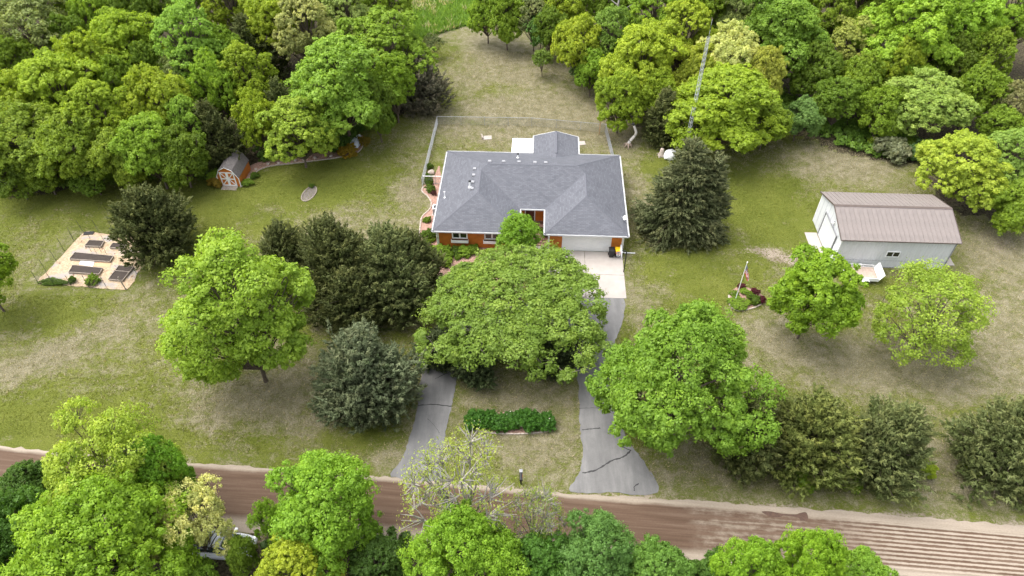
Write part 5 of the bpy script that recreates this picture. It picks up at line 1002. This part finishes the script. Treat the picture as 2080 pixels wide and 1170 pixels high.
# ------------------------------------------------------------------ trees of the yard (each its own shape)
def yard(proto, name, label, loc, Rr, H, col, **k): return place(proto, name, label, loc, Rr, H, col, **k)
yard(decid(301, 5.6, 15, 1.6, 64, 1.25, 28, 44, .19, .24, low=-.85, squash=.85, twig=.5, puff=1.3, keep=.85), 'broadleaf_tree', 'large light yellow-green tree on the left lawn with bare trunk foot', (-21.7,38.4), 5.5, 14.8, (.25,.37,.038))
yard(decid(302, 8.6, 8.8, 1.9, 56, 1.3, 28, 40, .19, .2, multi=4, low=-.35, squash=.75, twig=.5, fill=40, puff=1.3, keep=.9), 'broadleaf_tree', 'broad spreading green tree in front of the house over the driveway loop', (.45,43.2), 8.4, 6.9, (.18,.27,.04), bark=M_WEATHER).scale.y *= .92
yard(decid(313, 7.2, 11, .6, 84, 1.25, 28, 46, .18, .22, low=-.75, squash=.8, twig=.25, puff=1.25), 'broadleaf_tree', 'large dense bright green tree right of the driveway', (12.9,33.0), 6.5, 11.2, (.17,.29,.03))
yard(decid(304, 2.2, 5.0, .6, 30, .62, 22, 34, .13, .07, low=-.6, twig=.4, puff=1.4, keep=.85), 'broadleaf_tree', 'small bright green tree beside the house entry', (.78,54.6), 2.25, 5.0, (.155,.28,.02))
yard(decid(305, 3.5, 9.6, 1.3, 32, 1.1, 34, 44, .18, .14, low=-.85, twig=.3), 'broadleaf_tree', 'upright yellow-green tree in front of the barn and trailer', (26.6,43.4), 3.5, 9.6, (.19,.31,.02))
yard(decid(306, 4.2, 8.8, .8, 44, 1.1, 26, 22, .14, .12, low=-.75, squash=.7, twig=.8, puff=1.7, keep=.7), 'broadleaf_tree', 'airy yellow leafed tree right of the barn front', (36.3,41.4), 4.5, 9.0, (.26,.36,.045), bark=M_BARK)
yard(DP[1], 'broadleaf_tree', 'yellow-green tree cut by the left picture edge beside the garden plot', at(8,632), 2.9, 8.5, (.20,.31,.02))
def con(seed, label, loc, H, Rr, col, kind='cedar', nb=230, blade=.42, name='cedar_tree', dens=1.0, group='dark conifers in the yard', rz=0):
    return place(conifer(seed, H, Rr, kind, nb, blade, dens), name, label, loc, Rr, H, col, 'tree', group, rz, needle=True)
con(401,'dark cedar standing over the right edge of the garden plot',(-36.4,55.2),7.8,4.0,CED,nb=270)
con(402,'tall cedar at the back left of the dark clump, behind the light tree',(-21.8,50.2),7.6,2.9,CED)
con(403,'widest cedar in the middle of the dark clump left of the driveway',(-16.6,48.6),9.4,4.6,CED,nb=320)
con(404,'cedar at the right of the dark clump nearest the house',(-11.5,47.9),8.6,4.4,CEDL,nb=320); con(405,'cedar tucked behind the clump against the front mulch bed',(-9.7,50.4),6.6,2.5,CED)
con(414,'low cedar filling the front of the dark clump',(-14.8,45.2),6.5,3.2,CED)
con(406,'grey-green round cedar left of the driveway, standing free',(-12.0,35.8),8.8,4.0,(.115,.14,.072),'cedar',330,.44,'cedar_tree')
con(407,'tall ragged spruce between house and barn',(17.8,58.7),11.4,4.1,SPR,'spruce',380,.44,'spruce_tree',1.1)
con(415,'slender spruce top behind the tall ragged spruce',(20.4,58.6),9.6,2.7,SPR,'spruce',230,.42,'spruce_tree')
con(408,'dark cedar under the left side of the spreading front tree',(-3.3,39.3),4.6,2.0,(.055,.075,.03)); con(409,'dark cedar under the spreading tree over the left drive',(-5.9,40.6),3.6,1.9,(.055,.075,.03))
con(416,'dark cedar under the right side of the spreading front tree',(3.8,39.9),5.4,2.1,(.055,.075,.03))
con(410,'dark cedar squeezed behind the large bright tree by the road',(18.3,30.5),7.2,2.7,CED); con(411,'olive-topped cedar, first of the roadside cedars right of the bright tree',(23.0,30.2),7.3,4.1,(.115,.138,.034),nb=290)
con(412,'dark cedar touching the olive-topped one by the road',(28.7,29.8),7.2,3.4,CEDL,nb=290); con(413,'cedar at the right picture edge by the road',(38.2,29.4),7.6,4.0,CEDL,nb=290)
for px, py, r, h, c, lab in ((1618,965,1.5,1.5,G_,'bright green shrub at the left foot of the olive-topped cedar'),(1720,968,1.4,1.7,G_,'green shrub between the two roadside cedars'),(1800,985,1.0,1.2,YG,'yellow-green shrub at the foot of the second roadside cedar'),(1868,962,.8,1.3,YG,'yellow-green shrub at the right foot of the second roadside cedar'),(1975,960,.8,1.2,YG,'yellow-green shrub at the foot of the edge cedar')): bush(px, py, r, h, c, lab, 0, 'shrubs at the feet of the roadside cedars')

# ------------------------------------------------------------------ roadside trees at the bottom of the picture
FR1, FR2, FR3 = decid(501, 6, 11, 1.5, 46, 1.5, 46, 56, .165, .2, low=-.75, twig=.4), decid(502, 5, 10, 1.2, 38, 1.35, 44, 54, .16, .18, low=-.75, twig=.4), decid(503, 5, 11, 2, 34, 1.35, 34, 30, .16, .2, low=-.6, twig=.8, multi=3)
BARE = decid(504, 5.2, 11.5, 3, 36, 1.9, 30, 10, .15, .28, twr=2.5, puff=1.3, multi=3, keep=.45, fill=0, low=-.3, twig=1.0)
def roadside(proto, name, label, px, py, rpx, H, col, rz=0., zf=.62, **k):
    p = at(px, py, H*zf); return place(proto, name, label, p, rpx/ppm(p), H, col, 'tree', 'roadside trees at the bottom of the picture', rz, **k)
roadside(FR3,'broadleaf_tree','airy light green tree rising across the road at lower left',222,948,118,12.5,(0.307,0.406,0.052),.4)
roadside(FR1,'broadleaf_tree','large bright green tree at the bottom left corner',200,1110,172,11.0,(0.217,0.352,0.026),1.)
roadside(FR2,'broadleaf_tree','green tree between the airy tree and the white blossom tree',320,975,75,9.5,(0.161,0.312,0.026),2.)
roadside(FR2,'broadleaf_tree','dark green tree at the lower left picture edge',10,1095,95,8.5,(0.081,0.172,0.023),.3); roadside(DP[3],'broadleaf_tree','low dark tree peeping out beside the left end of the road',62,990,60,5,(0.081,0.156,0.023),1.3)
bl = roadside(FR3,'blossom_tree','small white blossoming tree beside the parked car',388,1055,78,8.0,(0.549,0.562,0.199),3.,bark=M_BARK)
roadside(FR2,'broadleaf_tree','bright green tree rising over the road right of the parked car',655,1042,118,9.6,(0.202,0.352,0.030),.8); roadside(FR3,'broadleaf_tree','thin green sapling beside the parked car bonnet',545,1060,34,6.5,(0.194,0.328,0.030),2.2)
roadside(DP[4],'broadleaf_tree','yellow-green crown at the bottom edge below the parked car',600,1165,85,7.5,(0.323,0.390,0.030),.2); roadside(DP[1],'broadleaf_tree','dark green bush crown at the bottom edge left of the bare tree',765,1150,60,5,(0.073,0.140,0.023),1.)
roadside(DP[5],'broadleaf_tree','green crown over the back of the parked car',395,1175,45,4.5,(0.177,0.296,0.030),2.)
roadside(BARE,'half_bare_tree','half bare tree with pale twigs reaching over the road',930,1012,112,11.5,(0.307,0.374,0.070),.5,bark=M_PALEBARK); roadside(BARE,'half_bare_tree','smaller half bare tree leaning over the road by the mailbox',1098,1058,58,9.0,(0.258,0.343,0.059),2.4,bark=M_PALEBARK)
roadside(FR2,'broadleaf_tree','small leafy tree veiling the side of the parked car',490,1128,34,4.4,(0.168,0.260,0.027),.9)
roadside(FR1,'broadleaf_tree','bright green tree at the bottom centre below the half bare tree',940,1135,108,9.5,(0.209,0.359,0.030),2.)
roadside(FR2,'broadleaf_tree','blue-green tree with pale bare stems at the bottom centre right',1205,1138,88,8.5,(0.121,0.234,0.052),.2,bark=M_PALEBARK); roadside(DP[2],'broadleaf_tree','dark green tree at the bottom edge between two bright ones',1095,1150,70,7,(0.088,0.196,0.026),1.1); roadside(DP[0],'broadleaf_tree','mid green tree at the bottom edge right of the blue-green tree',1320,1175,80,7,(0.137,0.258,0.041),2.)
roadside(FR1,'broadleaf_tree','bright green tree at the bottom right standing over the striped road',1640,1162,75,9.5,(0.217,0.366,0.026),.7); roadside(FR2,'broadleaf_tree','bright green tree left of the one over the striped road',1522,1172,70,8.0,(0.202,0.352,0.026),1.8); roadside(DP[1],'broadleaf_tree','green crown at the bottom edge right of the bright pair',1735,1185,70,6,(0.177,0.312,0.030),.1)
roadside(DP[5],'broadleaf_tree','dark shrubby tree at the bottom edge left of the bright pair',1430,1180,50,5,(0.096,0.187,0.030),3.)

# ------------------------------------------------------------------ the woods behind
def wood(px, py, rpx, H, col, label, k=0, con_=False, zf=.62, name=None, bark=None, proto=None):
    p = at(px, py, H*zf); rg = random.Random(int(px*13+py*7+rpx)); pr = proto or (CP[k] if con_ else DP[k]); 
    j = rg.uniform(.92, 1.08); c = tuple((v*.72+w_*.28)*j*(1.0 if con_ else 1.16)*rg.uniform(.96, 1.04) for v, w_ in zip(col, (.19, .26, .022) if not con_ else col))
    return place(pr, name or ('cedar_tree' if con_ else 'broadleaf_tree'), label, p, rpx/ppm(p), H, c, 'tree', 'trees of the woods', rg.uniform(0, 6.2), needle=con_, bark=bark, sx=rg.uniform(.94, 1.06))
for a in WOODS: wood(*a[:6], **(a[6] if len(a) > 6 else {}))

# saplings in the clearing, dead trunk, undergrowth along the woods
yard(decid(601, 1.9, 6.2, .9, 16, .75, 18, 26, .17, .06, low=-.8, twig=.2), 'young_tree', 'young upright green tree at the right of the dry clearing', at(1098,118), 1.9, 6.4, (.09,.18,.03))
yard(decid(602, 1.3, 3.6, 1.6, 10, .6, 14, 22, .16, .05, low=-.4, twig=.2), 'young_tree', 'small sapling with bare stem in front of the young upright tree', at(1101,156), 1.3, 3.6, (.14,.21,.03))
yard(decid(603, 2.1, 3.6, .9, 14, .7, 16, 20, .16, .06, low=-.5, twig=.5), 'young_tree', 'low round tree at the right edge of the clearing', at(1179,174), 2.1, 3.7, (.11,.17,.05))
yard(decid(604, 1.6, 3.0, 1.2, 10, .6, 12, 10, .15, .05, low=-.2, twig=.8), 'young_tree', 'thin small tree beside the meadow edge', at(882,118), 1.6, 3.2, (.12,.15,.05))
dt_ = thing('dead_standing_tree', 'pale bare dead trunk standing among the trees at top centre', 'dead tree', at(1243, 128)); pts = [(0,0,0),(.1,0,4),(-.05,0,7.5),(.15,.0,10.2),(.35,0,12)]
link('trunk', MB().tube(smooth_line(pts, 4), list(np.linspace(.26,.05,17)), 8).mesh('trunk', True), M_PALEBARK, dt_)
for z, a, l in ((7.2,.2,2.6),(8.5,3.0,2.0),(9.4,1.0,1.8),(10.2,4.2,1.6),(6.0,2.8,1.6)):
    b = Vector((math.cos(a)*l, math.sin(a)*l*.5, l*.6)); link('branch', MB().tube([(.0,0,z),(b.x*.5,b.y*.5,z+b.z*.6),(b.x,b.y,z+b.z*1.2)], [.09,.06,.02], 5), M_PALEBARK, dt_)
def undergrowth(name, pxs, seed, label, col, wd=2.2, h=1.5, n=9):
    rng = np.random.default_rng(seed); P = []; Nn = []; S = []; V = []; L = [at(*p) for p in pxs]
    for a, b in zip(L, L[1:]):
        m = int((b-a).length*n/2)
        for i in range(m):
            c = np.array(a.lerp(b, rng.random()))+np.array([rng.normal()*.5, rng.uniform(-.3, wd), 0]); r = rng.uniform(.35, .9)*h/1.5; cz = rng.uniform(.1, h*.65); q = sph(rng, 60); q[:, 2] = np.abs(q[:, 2])
            P.append(c+np.array([0, 0, cz*.6])+q*r*rng.uniform(.5, 1.1, (60, 1))); Nn.append(unit(q+np.array([0, 0, .5])+rng.normal(size=(60, 3))*.5)); S.append(rng.uniform(.16, .34, 60)); V.append(.5+rng.normal()*.14+rng.normal(size=60)*.12)
    P = np.concatenate(P); me = leaf_mesh(name, P, np.concatenate(Nn), np.concatenate(S), np.concatenate(V)); me.materials.append(M_LEAF); o = stuff(name, me, None, label); o.color = (*col, 1); return o
undergrowth('undergrowth', [(-20,398),(60,388),(120,382),(260,368),(330,362),(420,360)], 1, 'leafy undergrowth along the front of the left woods', (.12,.19,.025), 2.8, 2.4, 13)
undergrowth('undergrowth', [(525,325),(600,318),(680,305),(715,275),(760,250),(800,225)], 2, 'dark undergrowth behind the stone-edged bed', (.08,.15,.02), 2.2, 1.5, 12)
undergrowth('undergrowth', [(1570,238),(1650,265),(1720,300),(1800,320),(1875,330)], 3, 'bright undergrowth along the right woods behind the barn', (.13,.23,.03), 6.5, 1.5, 26)
undergrowth('undergrowth', [(985,38),(1050,55),(1120,72),(1150,108)], 4, 'undergrowth at the top centre woods edge', (.08,.15,.03), 2, 1.2)
undergrowth('undergrowth', [(-20,1075),(150,1105),(330,1110)], 5, 'low roadside growth at the bottom left', (.08,.14,.025), 2.0, 1.0, 7); undergrowth('undergrowth', [(540,1110),(650,1118),(860,1130),(1100,1150),(1500,1178)], 6, 'low roadside growth along the bottom edge', (.07,.13,.025), 2.0, 1.0, 7)
for px, py, r, h, c, lab, k in ((1805,318,1.9,2.2,(.19,.21,.11),'grey-green shrub at the front of the right woods behind the barn',0),(1870,322,1.9,2.0,BG,'blue-green shrub nearest the barn roof ridge',1),(1772,300,.8,1.2,YG,'small yellow-green shrub left of the grey-green one',0),(1840,312,1.3,1.6,G_,'green shrub between the grey-green and blue-green ones',1)): bush(px, py, r, h, c, lab, k, 'shrubs before the right woods')
# meadow grass and lawn tufts
def tufts(name, n, xr, yr, fn, h, col, label, seed, wsize, lay=.55):
    rng = np.random.default_rng(seed); x = rng.uniform(*xr, n); y = rng.uniform(*yr, n); s = fn(x, y, rng); x, y = x[s], y[s]; n = len(x)
    T = unit(np.stack([rng.normal(size=n)*lay, rng.normal(size=n)*lay, np.ones(n)], 1)); Nn = unit(np.cross(T, rng.normal(size=(n, 3)))) if lay < 1 else unit(rng.normal(size=(n, 3))*.4+np.array([0, 0, 1.])); hh = h*rng.uniform(.5, 1.3, n)
    P = np.stack([x, y, hh*(.35 if lay < 1 else .2)], 1); me = leaf_mesh(name, P, Nn, hh*wsize, rng.normal(size=n)*.2+.5, 4.0, T); me.materials.append(M_LEAF); o = stuff(name, me, None, label); o.color = (*col, 1); return o
tufts('meadow_grass', 60000, (-24, 0), (100, 160), lambda x, y, r: inside(MEADOW, x, y), .45, (.19, .31, .06), 'tall green meadow grass at the top centre', 1, 1.2)
tufts('dry_meadow_grass', 30000, (-24, 0), (100, 160), lambda x, y, r: inside(MEADOW, x, y) & (fbm(x/2.2, y/2.2, 8) > .56), .5, (.45, .41, .27), 'straw-coloured patches of tall meadow grass', 5, 1.3)
def lawn_ok(x, y, r):
    ok = ~(inside(WOOD_L, x, y) | inside(WOOD_R, x, y) | inside(MEADOW, x, y) | inside(gp(DRIVE), x, y)); hx = x+8.2; hy = y-55.71
    u = hx*math.cos(R(2.5))-hy*math.sin(R(2.5)); v = hx*math.sin(R(2.5))+hy*math.cos(R(2.5)); ok &= ~((u > -2.2) & (u < 20.2) & (v > -6.5) & (v < 18.2)); ok &= ~((x > 31) & (x < 46.5) & (y > 52.5) & (y < 61)); ok &= ~((x < -37) & (x > -49) & (y > 49) & (y < 59)); ok &= y > 26.6+1.2-(x*.078)+1.6; return ok
def lawn_tufts(name, n, seed, green, h, col, label):
    def ok(x, y, r):
        f = dry_field(x, y)+.5*(fbm(x/.8, y/.8, 40+seed)-.5); return lawn_ok(x, y, r) & ((f < .36) if green else (f > .24))
    tufts(name, n, (-60, 60), (26, 100), ok, h, col, label, seed, 1.25, .95)
lawn_tufts('lawn_grass', 300000, 11, True, .085, (.15, .17, .03), 'short green lawn grass')
lawn_tufts('dry_lawn_grass', 300000, 12, False, .09, (.32, .285, .19), 'straw-coloured dry blades in the lawn')
